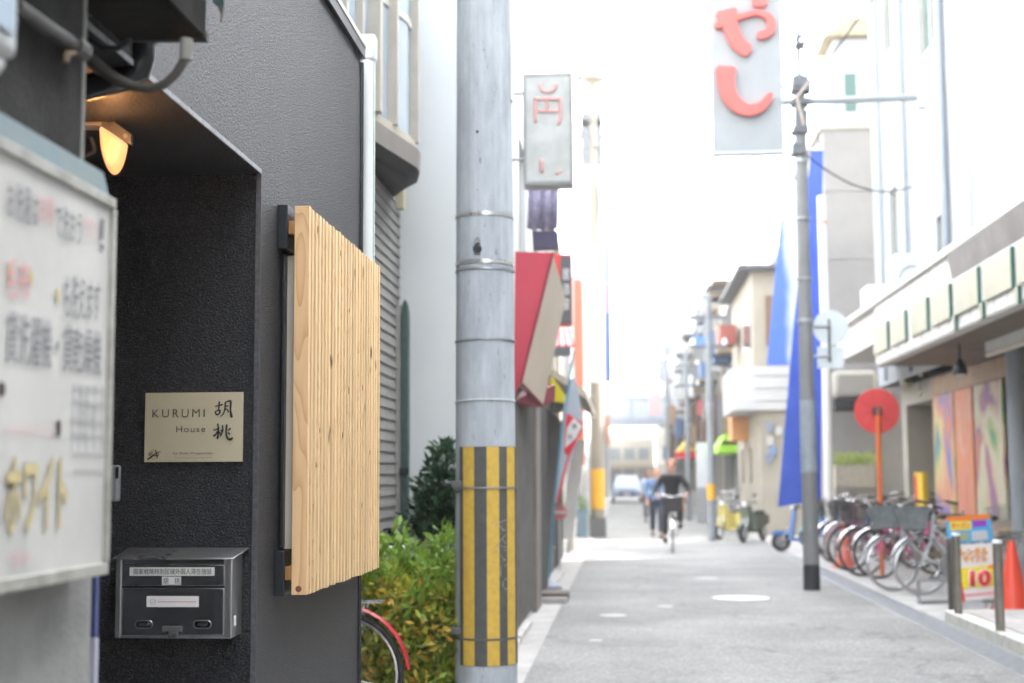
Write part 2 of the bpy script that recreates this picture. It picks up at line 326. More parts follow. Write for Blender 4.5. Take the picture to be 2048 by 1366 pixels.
def copy_tree(o, parent=None):
    c = o.copy(); COL.objects.link(c); c.parent = parent
    for ch in o.children: copy_tree(ch, c)
    return c
def bx(name, m, parent, x0, x1, y0, y1, z0, z1, bevel=0, label=None):
    return MB().box(min(x0, x1), max(x0, x1), min(y0, y1), max(y0, y1), min(z0, z1), max(z0, z1)).build(name, m, parent, bevel, label=label)

def text(s, m, parent, p0, px, pz, name='lettering', offset=0, extr=.0006, shear=0, sp=1, bevel=0, fit=True):
    """lettering filling the parallelogram with corner p0, right edge vector px and up vector pz"""
    c = bpy.data.curves.new('t', 'FONT'); c.body = s; c.size = 1; c.offset = offset; c.shear = shear; c.space_character = sp; c.resolution_u = 4
    p0, px, pz = Vector(p0), Vector(px), Vector(pz)
    to = bpy.data.objects.new('t', c); COL.objects.link(to); dg = bpy.context.evaluated_depsgraph_get(); dg.update()
    ev = to.evaluated_get(dg); me = bpy.data.meshes.new_from_object(ev, depsgraph=dg); bpy.data.objects.remove(to); bpy.data.curves.remove(c)
    n = len(me.vertices)
    if n == 0: return None
    co = np.empty(n * 3); me.vertices.foreach_get('co', co); co = co.reshape(-1, 3)
    mn, mx = co.min(0), co.max(0); d = np.maximum(mx - mn, 1e-6)
    nrm = px.cross(pz).normalized()
    u = (co[:, 0:1] - mn[0]) / d[0]; w = (co[:, 1:2] - mn[1]) / d[1]
    off = wloc(parent)
    P = np.array(p0 - off)[None] + u * np.array(px)[None] + w * np.array(pz)[None] + np.array(nrm)[None] * .0015
    me.vertices.foreach_set('co', P.ravel()); me.update(); me.materials.clear(); me.materials.append(m); me.name = name
    o = bpy.data.objects.new(name, me); COL.objects.link(o); o.parent = parent
    if extr: sm = o.modifiers.new('thick', 'SOLIDIFY'); sm.thickness = extr; sm.offset = 1
    return o
def strokes(data, m, parent, fn, name='brush_lettering', step=.00015):
    """brushed strokes: data = [(points, widths)] in plate units, fn maps to the place"""
    mb = MB()
    for si, (pts, ws) in enumerate(data):
        P = []; Wd = []
        for i in range(len(pts) - 1):            # subdivide, smooth
            for t in np.linspace(0, 1, 5)[:-1]:
                p0 = pts[max(i - 1, 0)]; p1 = pts[i]; p2 = pts[i + 1]; p3 = pts[min(i + 2, len(pts) - 1)]
                P.append(tuple(.5 * (2 * b + (c - a) * t + (2 * a - 5 * b + 4 * c - d) * t * t + (-a + 3 * b - 3 * c + d) * t ** 3) for a, b, c, d in zip(p0, p1, p2, p3)))
                Wd.append(ws[i] * (1 - t) + ws[i + 1] * t)
        P.append(pts[-1]); Wd.append(ws[-1] * .6); Wd[0] *= .7
        Lf, Rt = [], []
        for i, p in enumerate(P):
            a = P[max(i - 1, 0)]; b = P[min(i + 1, len(P) - 1)]; dx, dy = b[0] - a[0], b[1] - a[1]; l = math.hypot(dx, dy) or 1
            Lf.append((p[0] - dy / l * Wd[i], p[1] + dx / l * Wd[i])); Rt.append((p[0] + dy / l * Wd[i], p[1] - dx / l * Wd[i]))
        n = len(P); vs = [Vector(fn(*q)) - Vector((0, step * si, 0)) for q in Lf + Rt]
        mb.add(vs, [(i, i + 1, n + i + 1, n + i) for i in range(n - 1)])
    o = mb.build(name, m, parent); sm = o.modifiers.new('thick', 'SOLIDIFY'); sm.thickness = .0006; sm.offset = 0; return o

def leaves(name, m, parent, lobes, n, size, kind=None, flatk=.55, slender=.42):
    """n small pointed leaves spread through ellipsoid lobes (centre, radii)"""
    vol = np.array([r[0] * r[1] * r[2] for c, r in lobes]) ** .75; pick = rng.choice(len(lobes), n, p=vol / vol.sum())
    C = np.array([lobes[i][0] for i in pick]); Rr = np.array([lobes[i][1] for i in pick])
    d = rng.normal(size=(n, 3)); d /= np.linalg.norm(d, axis=1)[:, None]; rad = rng.random(n) ** .32 * (1 + .16 * rng.normal(size=n))
    P = C + d * Rr * rad[:, None]
    a = d + rng.normal(size=(n, 3)) * .7 + np.array([0, 0, .5]); a /= np.linalg.norm(a, axis=1)[:, None]
    b = np.cross(a, rng.normal(size=(n, 3))); b /= np.linalg.norm(b, axis=1)[:, None]; c = np.cross(a, b)
    s = size * (.6 + .8 * rng.random(n))[:, None]
    V = np.stack([P, P + a * s * .5 + b * s * slender * .5 + c * s * .06, P + a * s + c * s * -.08, P + a * s * .5 - b * s * slender * .5 + c * s * .06], 1).reshape(-1, 3)
    V -= np.array(wloc(parent))
    me = bpy.data.meshes.new(name); me.vertices.add(4 * n); me.vertices.foreach_set('co', V.ravel()); me.loops.add(4 * n); me.loops.foreach_set('vertex_index', np.arange(4 * n, dtype=np.int32))
    me.polygons.add(n); me.polygons.foreach_set('loop_start', np.arange(0, 4 * n, 4, dtype=np.int32)); me.update(calc_edges=True); me.validate()
    me.materials.append(m); o = bpy.data.objects.new(name, me); COL.objects.link(o); o.parent = parent
    return o

def facade_mesh(X, side, y0, y1, z0, z1, ops, depth=.15, back=5):
    """solid block whose street face (at X, looking to side) has real openings with reveals"""
    mb = MB(); ys = sorted({y0, y1, *[o[0] for o in ops], *[o[1] for o in ops]}); zs = sorted({z0, z1, *[o[2] for o in ops], *[o[3] for o in ops]})
    for i in range(len(ys) - 1):
        for j in range(len(zs) - 1):
            yc, zc = (ys[i] + ys[i + 1]) / 2, (zs[j] + zs[j + 1]) / 2
            if not any(o[0] < yc < o[1] and o[2] < zc < o[3] for o in ops):
                mb.add([(X, ys[i], zs[j]), (X, ys[i + 1], zs[j]), (X, ys[i + 1], zs[j + 1]), (X, ys[i], zs[j + 1])], [(0, 1, 2, 3) if side > 0 else (3, 2, 1, 0)])
    Xi = X - side * depth; Xb = X - side * back
    for a, b, c, d in ops:
        mb.add([(X, a, c), (X, b, c), (X, b, d), (X, a, d), (Xi, a, c), (Xi, b, c), (Xi, b, d), (Xi, a, d)], [(0, 1, 5, 4), (1, 2, 6, 5), (2, 3, 7, 6), (3, 0, 4, 7), (4, 5, 6, 7)])
    mb.add([(X, y0, z0), (X, y1, z0), (X, y1, z1), (X, y0, z1), (Xb, y0, z0), (Xb, y1, z0), (Xb, y1, z1), (Xb, y0, z1)], [(1, 2, 6, 5), (2, 3, 7, 6), (3, 0, 4, 7), (4, 5, 6, 7)])
    return mb
def window(root, X, side, o, fm, pm, bars=1):
    a, b, c, d = o; Xi = X - side * .11; t = .045; e = .004
    mb = MB(); xs = sorted((Xi, Xi + side * .05))
    mb.box(*xs, a + e, a + t, c + e, d - e); mb.box(*xs, b - t, b - e, c + e, d - e); mb.box(*xs, a + t, b - t, c + e, c + t); mb.box(*xs, a + t, b - t, d - t, d - e)
    for k in range(bars): y = a + (b - a) * (k + 1) / (bars + 1); mb.box(xs[0] + .002, xs[1] + .004, y - .02, y + .02, c + t, d - t)
    f = mb.build('window', fm, root); g = MB().box(Xi + side * .012, Xi + side * .022, a + t - .003, b - t + .003, c + t - .003, d - t + .003) if side > 0 else MB().box(Xi + side * .022, Xi + side * .012, a + t - .003, b - t + .003, c + t - .003, d - t + .003)
    g.build('pane', pm, f); return f
def house(name, label, cat, X, side, y0, y1, h, wm, wins=(), fm=TANF, pm=GLASS, back=5, z0=0, parapet=.0, bars=1):
    root = thing(name, label, cat, (X - side * back / 2, (y0 + y1) / 2, z0))
    facade_mesh(X, side, y0, y1, z0, h, list(wins), back=back).build('wall', wm, root)
    for o in wins: window(root, X, side, o, fm, pm, bars)
    if parapet:
        x0, x1 = sorted((X + side * .06, X - side * back)); MB().box(x0, x1, y0 - .03, y1 + .03, h + .002, h + parapet).build('parapet', fm, root)
    return root

# ------------------------------------------------------------------ ground
struct(MB().box(-150, 150, -60, 400, -.30, -.008).build('ground', CONC))
struct(MB().box(-.68, 2.68, -8, 200, -.2, 0).build('road', ASPH))
struct(MB().box(-1.7, -.684, -8, 200, -.2, -.004).build('gutter_strip', SLABM))
struct(MB().box(2.976, 5.6, 13.9, 200, -.2, 0.0).build('parking_apron', SLABM))
tag(MB().box(2.684, 2.972, -8, 200, -.2, -.03).build('drain_channel', CONC), 'concrete drain channel under the grating', 'drain', kind='structure')
g = MB()
for k in range(240):                   # grating bars of the roadside drain
    y = 9.0 + k * .055; g.box(2.70, 2.955, y, y + .03, -.025, -.004)
g.box(2.685, 2.70, 9, 22.3, -.028, -.002); g.box(2.955, 2.97, 9, 22.3, -.028, -.002)
o = g.build('drain_grating', GALV); o['kind'] = 'structure'
# kerb stones on the right and the raised paving behind them
for k in range(9):
    y1 = 13.86 - k * .62; struct(MB().box(3.0, 3.16, y1 - .612, y1, -.1, .10).build('kerb_stone', mat('pale_kerb_stone', (.62, .61, .56), .8, ns=9, bump=(60, .2)), bevel=.012))
pav = struct(MB().box(3.165, 6.2, 8.0, 13.86, -.1, .085).build('raised_pavement', CONC_L))
PT = [mat('pavement_tile_%s' % n, c, .8, ns=6, bump=(60, .2)) for n, c in (('warm', (.50, .44, .41)), ('grey', (.46, .45, .44)), ('pale', (.54, .51, .49)))]
tm = {}
for i in range(9):
    for j in range(14):
        x = 3.17 + i * .3; y = 9.7 + j * .3; o = MB().box(0, .294, 0, .294, 0, .02) if (i + j * 2) % 3 not in tm else None; k = (i + j * 2) % 3
        if o: me = o.mesh('paving_tile'); me.materials.append(PT[k]); tm[k] = me
        t = bpy.data.objects.new('paving_tile', tm[k]); COL.objects.link(t); t.parent = pav; t.location = (x, y, .082)
# left kerb slabs between gutter and houses
for k, (y0, y1, z) in enumerate([(9.3, 10.4, .05), (10.5, 11.9, .04), (12.0, 13.4, .05), (18.0, 19.2, .05), (19.3, 20.6, .04)]):
    struct(MB().box(-1.3, -.86, y0, y1, -.1, z).build('kerb_slab', CONC_L, bevel=.01))
# manhole cover, painted pale
mh = thing('manhole_cover', 'round pale manhole cover in the asphalt near the grey pole', 'manhole cover', (1.30, 16.3, 0))
MB().lathe((1.30, 16.3, .001), [(.32, 0), (.32, .006), (.30, .008)], 40).build('cover_plate', mat('pale_cover', (.66, .65, .60), .6, ns=30), mh)
MB().ring((1.30, 16.3, .004), .335, .008, plane='xy', n=40).build('rim', CONC_L, mh)
for x, y, w, d in ((.42, 15.3, .09, .05), (-.12, 14.3, .14, .04), (1.1, 19.6, .16, .10), (-.25, 12.1, .06, .05)):
    tag(MB().lathe((x, y, .001), [(w, 0), (w * .97, .003)], 9).build('paint_spot', CONC_L), 'small pale worn mark on the road at %s' % {.42: 'its middle, left of the manhole', -.12: 'its left side before the banner base', 1.1: 'its far middle beyond the manhole', -.25: 'its near left edge'}[x], 'road mark', kind='structure')

# ------------------------------------------------------------------ near neighbour wall with the laundry board
nb = thing('neighbour_house', 'weathered grey concrete house front at the left edge, behind the laundry board', 'building', (-3, 0, 0))
EW = aX(165, 300, -1.0).y; EL = aX(181, 1260, -1.012).y
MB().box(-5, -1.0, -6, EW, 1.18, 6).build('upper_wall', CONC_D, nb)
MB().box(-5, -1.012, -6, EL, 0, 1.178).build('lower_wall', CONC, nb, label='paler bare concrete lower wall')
MB().box(-1.010, -.998, EW - .012, EW + .002, 1.183, 3.4).build('corner_trim', mat('corner_trim', (.22, .23, .21), .6, ns=12), nb)
MB().box(-1.045, -1.014, EL + .03, EL + .05, .0, 1.05).build('corner_post', flat('pale_lilac_post', (.35, .35, .42), .5), nb)
MB().box(-1.045, -1.016, EL + .032, EL + .052, 1.052, 1.5).build('blue_strip', flat('navy_strip', (.03, .05, .16), .4), nb)

BX = -.95
BE = (aX(223, 402, BX).y + aX(216, 1143, BX).y) / 2
def B(px, py): return aX(px, py, BX)
def Bb(u, v):                         # u along the board 0..1 (near to far), v 0..1 bottom to top
    return Vector((BX, 1.85 + u * (BE - 1.85), 1.178 + v * (1.868 - 1.178)))
sb = thing('laundry_sign', 'large worn white signboard with hand painted laundry advertisement, left foreground', 'signboard', (BX - .03, 2.3, 1.178))
ZT, ZL = aX(226, 402, BX).z, aX(218, 1143, BX).z
MB().box(BX - .045, BX - .002, 1.80, BE - .014, ZL + .01, ZT - .01).build('board', BOARDW, sb)
MB().box(BX - .047, BX + .006, 1.80, BE, ZL - .004, ZL + .018).build('frame_rail', BOARDF, sb, bevel=.002)
MB().box(BX - .047, BX + .006, 1.80, BE, ZT - .016, ZT + .004).build('frame_rail', BOARDF, sb, bevel=.002)
MB().box(BX - .046, BX + .007, BE - .013, BE + .002, ZL + .019, ZT - .017).build('frame_end', BOARDF, sb, bevel=.002)
MB().prism([(BX - .06, 1.6, ZT + .006), (BX + .000, 1.6, ZT + .006), (BX - .012, 1.6, ZT + .05), (BX - .05, 1.6, ZT + .05)], (0, BE - 1.625, 0)).build('teal_top_rail', TEAL, sb)
def btxt(s, m, xa, xb, ta, tb, h, off=0):    # from photo columns xa..xb, top rows ta, tb, height h at xa
    a, b = B(xa, ta), B(xb, tb); hh = a.z - B(xa, ta + h).z
    p0 = Vector((BX + .0002, a.y, a.z - hh)); px = Vector((0, b.y - a.y, (b.z - a.z))); text(s, m, sb, p0, px, (0, 0, hh), offset=off, extr=0)
btxt('お洗濯は', INKG, 14, 76, 356, 383, 80); btxt('お得', INKP, 78, 106, 385, 396, 60); btxt('で洗おう', INKG, 110, 162, 404, 424, 72)
btxt('今すぐ', INKP2, 166, 196, 424, 438, 50); btxt('！', INKG, 199, 208, 436, 440, 62)
btxt('毛布', INKP, 12, 60, 512, 522, 84); btxt('も洗えます', INKG, 128, 200, 545, 560, 92)
btxt('貸洗濯機・貸乾燥機', INKG, 12, 202, 618, 662, 108)
btxt('ホワイト', flat('gold_letter_edge', (.30, .27, .17), .7), 10, 136, 910, 910, 162, .034); BX0 = BX; BX = BX + .0008; btxt('ホワイト', INKY, 12, 134, 912, 912, 158, .02); BX = BX0
btxt('ドライクリーニング', INKP2, 14, 120, 846, 850, 30); btxt('受付', INKP2, 20, 60, 1106, 1104, 26)
tb = MB()
for k, py in enumerate((770, 800, 838, 868, 905, 940)):
    a, b = B(146, py), B(206, py); tb.box(BX, BX + .0012, a.y, b.y, a.z - .0008, a.z + .0008)
for px in (146, 160, 175, 190, 206):
    a, b = B(px, 770), B(px, 905); tb.box(BX, BX + .0010, a.y - .0006, a.y + .0006, b.z, a.z)
tb.build('price_table', flat('pale_grey_line', (.36, .37, .40), .7), sb)
btxt('ワイシャツ　１００', INKG, 162, 172, 776, 780, 110); btxt('スーツ　　８００', INKG, 180, 188, 808, 812, 60)
st = MB(); p = B(116, 857); st.lathe((0, 0, 0), [(0.012, 0), (.011, .002)], 9)
st.v = [(BX + z + .0005, p.y + x * .7, p.z + y * 1.3) for x, y, z in st.v]; st.build('rust_hole', flat('dark_rust', (.05, .03, .035), .8), sb)
st = MB(); p = B(2, 778); st.lathe((0, 0, 0), [(0.012, 0), (.011, .002)], 9)
st.v = [(BX + z + .0005, p.y + x, p.z + y) for x, y, z in st.v]; st.build('rust_hole', flat('dark_rust', (.05, .03, .035), .8), sb)
for px, py in ((20, 545), (62, 555), (115, 590)):
    p = B(px, py); st = MB(); st.lathe((0, 0, 0), [(.009, 0), (.008, .001)], 9); st.v = [(BX + z + .0003, p.y + x * .8, p.z + y * 1.4) for x, y, z in st.v]; st.build('tape_stain', flat('ochre_stain', (.52, .42, .20), .7), sb)

# electricity meter, conduit, eave box and its cables above the board
me_ = thing('electricity_meter', 'pale grey rounded meter box at the top left corner', 'meter', (-.93, 2.0, 2.0))
MB().hull([(-1.0, 1.60, 1.86), (-.90, 1.60, 1.86), (-.90, 1.86, 1.86), (-1.0, 1.86, 1.86)], [(-1.0, 1.50, 1.935), (-.84, 1.50, 1.935), (-.84, 1.895, 1.935), (-1.0, 1.895, 1.935)]).build('lower_cover', flat('pale_meter_plastic', (.50, .52, .53), .4), me_, bevel=.02)
MB().box(-1.0, -.84, 1.50, 1.895, 1.937, 2.3).build('meter_body', flat('pale_meter_plastic', (.50, .52, .53), .4), me_, bevel=.015)
MB().box(-.839, -.834, 1.52, 1.865, 1.965, 2.28).build('meter_window', flat('meter_window_blue', (.34, .42, .52), .15), me_, bevel=.004)
hb = thing('eave_box', 'dark grimy metal eave box with warped underside at the top left', 'eave box', (-1.0, 2.6, 2.2))
EY = 2.95
c = aY(412, 78, EY)
MB().box(-1.30, c.x, 1.9, EY, c.z, c.z + .5).build('casing', mat('grimy_dark_metal', (.006, .006, .006), .85, spec=.08, c2=(.02, .019, .017), ns=7, bump=(20, .3)), hb, bevel=.004)
MB().tube([(-1.28, EY + .012, c.z + .02), (c.x, EY + .012, c.z + .008)], .012, 6).build('bottom_lip', mat('grimy_dark_metal2', (.02, .02, .019), .7, c2=(.03, .028, .025), ns=9), hb)
MB().tube([aY(225, 62, EY - .02), aY(262, 45, EY - .03), aY(320, 40, EY - .03), aY(372, 56, EY - .02), aY(408, 74, EY - .01)], .006, 6).build('loose_wire', mat('grimy_dark_metal2', (.09, .09, .085), .5), hb)
cd = thing('cable_conduit', 'grey conduit along the concrete wall ending in a cable loop up to the eave box', 'conduit', (-.97, 2.4, 2.0))
GREYC = mat('grey_conduit', (.055, .053, .048), .5, c2=(.03, .028, .025), ns=20)
MB().tube([aX(30, 10, -.975), aX(150, 92, -.975)], .013, 10).build('conduit_pipe', GREYC, cd)
MB().cyl(aX(146, 90, -.975), aX(166, 104, -.975), .019, n=10).build('coupling', GREYC, cd)
P = [aY(*q, 2.66 + .0 * i) for i, q in enumerate([(160, 102), (195, 132), (232, 158), (262, 172), (300, 178), (330, 168), (352, 148), (366, 124), (371, 108)])]
MB().tube(P, [.013, .014, .0115, .010, .009, .009, .009, .009, .009], 8).build('cable', mat('grey_brown_cable', (.05, .044, .036), .5), cd)
MB().cyl(aY(371, 120, 2.66), aY(373, 78, 2.66), .0125, n=10).build('cable_gland', flat('beige_gland', (.20, .20, .175), .4), cd)
MB().tube([aY(180, 78, 2.72), aY(205, 96, 2.72), aY(235, 97, 2.72), aY(262, 80, 2.72)], .006, 6).build('thin_wire', BLACKM, cd)
MB().tube([aX(160, 102, -.972), aX(133, 108, -.972), aX(132, 124, -.972)], .006, 6).build('saddle_clip', mat('rusty_clip', (.18, .12, .07), .6), cd)
dp = thing('black_downpipe', 'glossy black drain pipe elbow above the lit doorway', 'drain pipe', (-1.2, 3.3, 2.2))
GBL = flat('glossy_black_pipe', (.015, .017, .022), .18)
MB().tube([aY(284, 20, 3.05), aY(284, 118, 3.05), aY(276, 142, 3.05), aY(252, 155, 3.05), aY(150, 180, 3.05)], .030, 16).build('pipe', GBL, dp)
MB().cyl(aY(284, 60, 3.05), aY(284, 88, 3.05), .034, n=16).build('collar', GBL, dp)
ol = thing('orange_fascia', 'rust brown timber fascia glimpsed between the eave box and the black pipe', 'fascia', (-1.2, 3.4, 2.3))
MB().prism([aY(170, 60, 3.14), aY(246, 60, 3.14), aY(250, 124, 3.14), aY(170, 128, 3.14)], (0, .03, 0)).build('fascia_board', mat_wood('rusty_brown_board', (.20, .08, .035), (.10, .04, .02), knots=False), ol)
hk = thing('wall_hook', 'small rusty bent hook on the concrete corner beside the lamp', 'hook', tuple(aY(160, 316, 2.68)))
MB().tube([aY(150, 318, 2.68), aY(172, 312, 2.68), aY(188, 304, 2.68), aY(187, 292, 2.68), aY(182, 276, 2.68)], .0028, 6).build('hook_rod', mat('rusty_rod', (.14, .07, .04), .6), hk)
hl = thing('hanging_leaf', 'dark dried leaves dangling at the top edge in front of the stucco', 'leaf', (-.83, 3.0, 2.3))
MB().prism([aY(420, -30, 3), aY(446, -30, 3), aY(448, 8, 3), aY(443, 34, 3), aY(436, 12, 3), aY(426, 6, 3)], (0, .012, 0)).build('leaf_blade', flat('dark_leaf', (.02, .05, .05), .5), hl)
MB().tube([aY(441, 10, 3.0), aY(443, 44, 3.0)], .002, 5).build('stem', mat('rusty_rod', (.14, .07, .04), .6), hl)

# ------------------------------------------------------------------ black guest house
WX = -1.08; JY = aX(515, 850, -1.08).y; RX = -1.60; EYB = aX(719, 600, -1.08).y; SZ = aY(521, 347, JY).z; TOP = aY(718, 96, EYB).z
gh = thing('guest_house', 'black rough stucco guest house with a recessed doorway', 'building', (-2.2, 4.2, 0))
MB().prism([(-3.4, EYB, 0), (-3.4, EYB, TOP), (-3.4, 2.74, TOP), (-3.4, 2.74, SZ), (-3.4, JY, SZ), (-3.4, JY, 0)], (3.4 + WX, 0, 0)).build('street_wall', STUCCO, gh, bevel=.005)
MB().box(-3.4, RX - .05, 2.74, JY - .001, 0, SZ - .001).build('recess_wall', STUCCO, gh)
MB().box(-3.3, WX - .02, 2.70, 2.738, 0, TOP).build('party_wall', STUCCO, gh)
MB().box(WX + .0005, WX + .004, 2.74, JY, SZ - .001, SZ + .0125).build('lintel_edge', mat('bare_edge_bead', (.30, .31, .33), .5, ns=60, na=.4), gh)
MB().box(WX - .012, WX + .004, JY - .0035, JY - .0008, 0.0, SZ + .002).build('corner_bead', mat('worn_corner', (.05, .054, .062), .5, c2=(.09, .095, .105), ns=60), gh)
MB().box(-3.4, WX + .022, 2.74, EYB + .02, TOP + .002, TOP + .022).build('coping', flat('pale_coping', (.62, .63, .60), .4), gh)
MB().box(-3.3, WX + .018, 2.78, EYB + .012, TOP - .045, TOP).build('drip_strip', BLACKM, gh)
dr = MB().box(RX - .045, RX, 2.80, JY - .06, .03, SZ - .06).build('door', flat('black_door', (.03, .033, .036), .4), gh)
MB().tube([(RX + .04, 4.05, .9), (RX + .04, 4.05, 1.25)], .012, 8).build('handle', STEEL, dr)
# key box plate on the jamb
kb = thing('key_box', 'small grey key box with dark slot on the jamb beside the signboard edge', 'key box', tuple(aY(232, 965, JY)))
a, b2 = aY(220, 1004, JY - .02), aY(240, 930, JY - .02)
MB().box(a.x, b2.x, JY - .03, JY - .002, a.z, b2.z).build('case', flat('grey_key_case', (.30, .31, .33), .35), kb, bevel=.008)
a, b2 = aY(231, 957, JY - .03), aY(238, 934, JY - .03); MB().box(a.x, b2.x, JY - .034, JY - .0305, a.z, b2.z).build('slot', BLACKM, kb, bevel=.001)

# doorway lamp
lm = thing('doorway_lamp', 'glowing amber half oval lamp under the doorway soffit', 'lamp', (-1.3, 3.6, SZ))
LY = 3.5
def Lp(px, py, dy=0): return aY(px, py, LY + dy)
OPAL = bpy.data.materials.new('amber_opal_glass'); OPAL.use_nodes = True; N, L, b = nodes(OPAL)
b.inputs['Base Color'].default_value = (.5, .22, .08, 1); b.inputs['Roughness'].default_value = .35
tc = N.new('ShaderNodeTexCoord'); gr = N.new('ShaderNodeTexNoise'); gr.inputs['Scale'].default_value = 9; L.new(tc.outputs['Object'], gr.inputs['Vector'])
cr = N.new('ShaderNodeValToRGB'); cr.color_ramp.elements[0].color = (1, .40, .15, 1); cr.color_ramp.elements[1].color = (1, .58, .32, 1); cr.color_ramp.elements[0].position = .35; cr.color_ramp.elements[1].position = .6
L.new(gr.outputs[0], cr.inputs[0]); L.new(cr.outputs[0], b.inputs['Emission Color']); b.inputs['Emission Strength'].default_value = .105
pts = [(201, 250)] + [(230 - 28 * math.cos(t) * (1 if t < 1.57 else 1.05), 262 + 90 * math.sin(t)) for t in np.linspace(.05, 2.84, 16)]
A_ = [Lp(x, y, .03) for x, y in pts]; cen = sum((Vector(q) for q in A_), Vector()) / len(A_)
Fr = [cen + (q - cen) * .72 + Vector((0, -.035, .01)) for q in A_]
MB().hull(Fr, A_).build('glass_shade', OPAL, lm, bevel=.006)
MB().prism([Lp(203, 236), Lp(222, 238), Lp(262, 268), Lp(262, 290), Lp(201, 252)], (0, .018, 0)).build('end_cap', flat('dark_lamp_cap', (.12, .12, .12), .3), lm, bevel=.002)
MB().prism([Lp(140, 235), Lp(208, 236), Lp(203, 250), Lp(140, 249)], (0, .06, 0)).build('mounting_arm', flat('grey_lamp_arm', (.30, .29, .28), .3), lm, bevel=.002)
for q in ((222, 250), (252, 272)): p = Lp(*q); MB().cyl(p, p + Vector((0, -.006, 0)), .006, n=8).build('screw', STEEL, lm)
bl = bpy.data.lights.new('lamp_glow', 'POINT'); bl.energy = .16; bl.color = (1, .46, .16); bl.shadow_soft_size = .03
blo = bpy.data.objects.new('lamp_glow', bl); COL.objects.link(blo); blo.location = (aY(225, 300, 3.40).x, 3.38, SZ - .075); blo.parent = lm; blo.location -= Vector(lm.location); 

# name plate
pl = thing('name_plate', 'champagne coloured metal name plate lettered KURUMI House on the black jamb', 'name plate', tuple(aY(387, 854, JY - .01)))
PY = JY - .010
p00, p11 = aY(288, 924.5, PY), aY(486, 784, PY)
MB().box(p00.x, p11.x, PY, PY + .0085, p00.z, p11.z).build('plate', GOLD, pl, bevel=.0006)
def K(u, v): return Vector((0, -.0012, 0)) + aY(220 + u / 7.314, 770 + v / 7.314, PY)
def ktxt(s, u0, v0, u1, v1, m=INK, sp=1, off=0, shear=0):
    a, b_ = K(u0, v1), K(u1, v0); text(s, m, pl, a, (b_.x - a.x, 0, 0), (0, 0, b_.z - a.z), offset=off, sp=sp, extr=.0004, shear=shear)
ktxt('KURUMI', 625, 352, 1390, 476, sp=1.35, off=-.012); ktxt('House', 975, 600, 1398, 690, sp=1.18, off=-.010)
ktxt('by Shiki Properties', 928, 975, 1500, 1028, m=flat('grey_print', (.10, .10, .09), .6), sp=1.1, off=-.006); ktxt('www.shikiproperties.com', 945, 1052, 1485, 1080, m=flat('grey_print2', (.16, .155, .13), .6), sp=1.15, off=-.008)
KA = [([(1538, 312), (1600, 300), (1655, 283)], [7, 6, 10]), ([(1600, 240), (1599, 300), (1592, 365)], [10, 8, 7]), ([(1540, 388), (1550, 415), (1566, 440)], [8, 8, 9]),
      ([(1542, 390), (1588, 370), (1612, 374), (1602, 422)], [6, 7, 10, 9]), ([(1562, 438), (1602, 420)], [7, 8]),
      ([(1690, 246), (1686, 330), (1662, 420), (1612, 466)], [9, 8, 6, 3]), ([(1690, 252), (1750, 232), (1770, 248), (1766, 370), (1784, 478)], [6, 9, 12, 9, 16]),
      ([(1688, 315), (1738, 303)], [6, 7]), ([(1680, 372), (1712, 350), (1740, 400)], [5, 6, 8]),
      ([(1514, 662), (1560, 650), (1608, 628)], [7, 6, 9]), ([(1580, 562), (1592, 660), (1576, 794)], [9, 8, 12]), ([(1580, 675), (1545, 730), (1512, 742)], [7, 9, 12]),
      ([(1592, 678), (1622, 708)], [5, 8]), ([(1650, 588), (1652, 680), (1614, 762)], [9, 7, 4]), ([(1628, 655), (1642, 682)], [6, 7]), ([(1612, 728), (1650, 704)], [7, 5]),
      ([(1714, 574), (1704, 700), (1728, 780), (1772, 794), (1800, 768)], [10, 9, 11, 14, 8]), ([(1772, 632), (1728, 668)], [9, 5]), ([(1728, 692), (1762, 724)], [6, 10])]
strokes([(p_, [w_ * 1.35 for w_ in q_]) for p_, q_ in KA], INK, pl, K)
rg = [([(645 + 62 * math.cos(t), 1015 + 68 * math.sin(t)) for t in np.linspace(0, 6.283, 22)], [4] * 22)]
strokes(rg, flat('logo_ring_gold', (.50, .27, .08), .5), pl, lambda u, v: K(u, v) + Vector((0, .0006, 0)), 'logo_ring')
strokes([([(560, 1003), (628, 985)], [6, 5]), ([(563, 1030), (630, 1012)], [6, 5]), ([(550, 1090), (600, 1060), (660, 1010), (745, 970)], [10, 9, 6, 4]),
         ([(640, 1040), (722, 1018)], [6, 6]), ([(668, 958), (682, 1010), (694, 1070)], [7, 6, 9]), ([(600, 1050), (640, 1020)], [5, 4])], INK, pl, K, 'brush_logo')

# mailbox
def C3(u, v, Y): return aY(220 + u / 2.356, 760 + v / 2.356, Y)
MY = JY - .114
mbx = thing('mailbox', 'stainless steel wall mailbox with Japanese label strips under the name plate', 'mailbox', tuple(C3(300, 1215, JY)))
bl_, tr_ = C3(22, 1216, MY), C3(575, 840, MY)
zb, zt = bl_.z, tr_.z - .002
x0, x1 = bl_.x, tr_.x
MB().prism([(x0, MY, zb), (x0, JY - .001, zb + .002), (x0, JY - .001, zt + .018), (x0, MY, zt)], (x1 - x0, 0, 0)).build('body', STEEL, mbx, bevel=.0015)
h = MB(); hx0, hx1 = C3(16, 838, MY - .012).x, C3(574, 838, MY - .012).x + .006
h.hull([(hx0, MY - .018, zt + .0005), (hx1, MY - .018, zt + .0005), (hx1 + .012, JY - .002, zt + .024), (hx0 + .0, JY - .002, zt + .024)], [(hx0, MY - .018, zt + .0035), (hx1, MY - .018, zt + .0035), (hx1 + .012, JY - .002, zt + .0275), (hx0, JY - .002, zt + .0275)])
h.build('hood', STEEL, mbx, bevel=.0008)
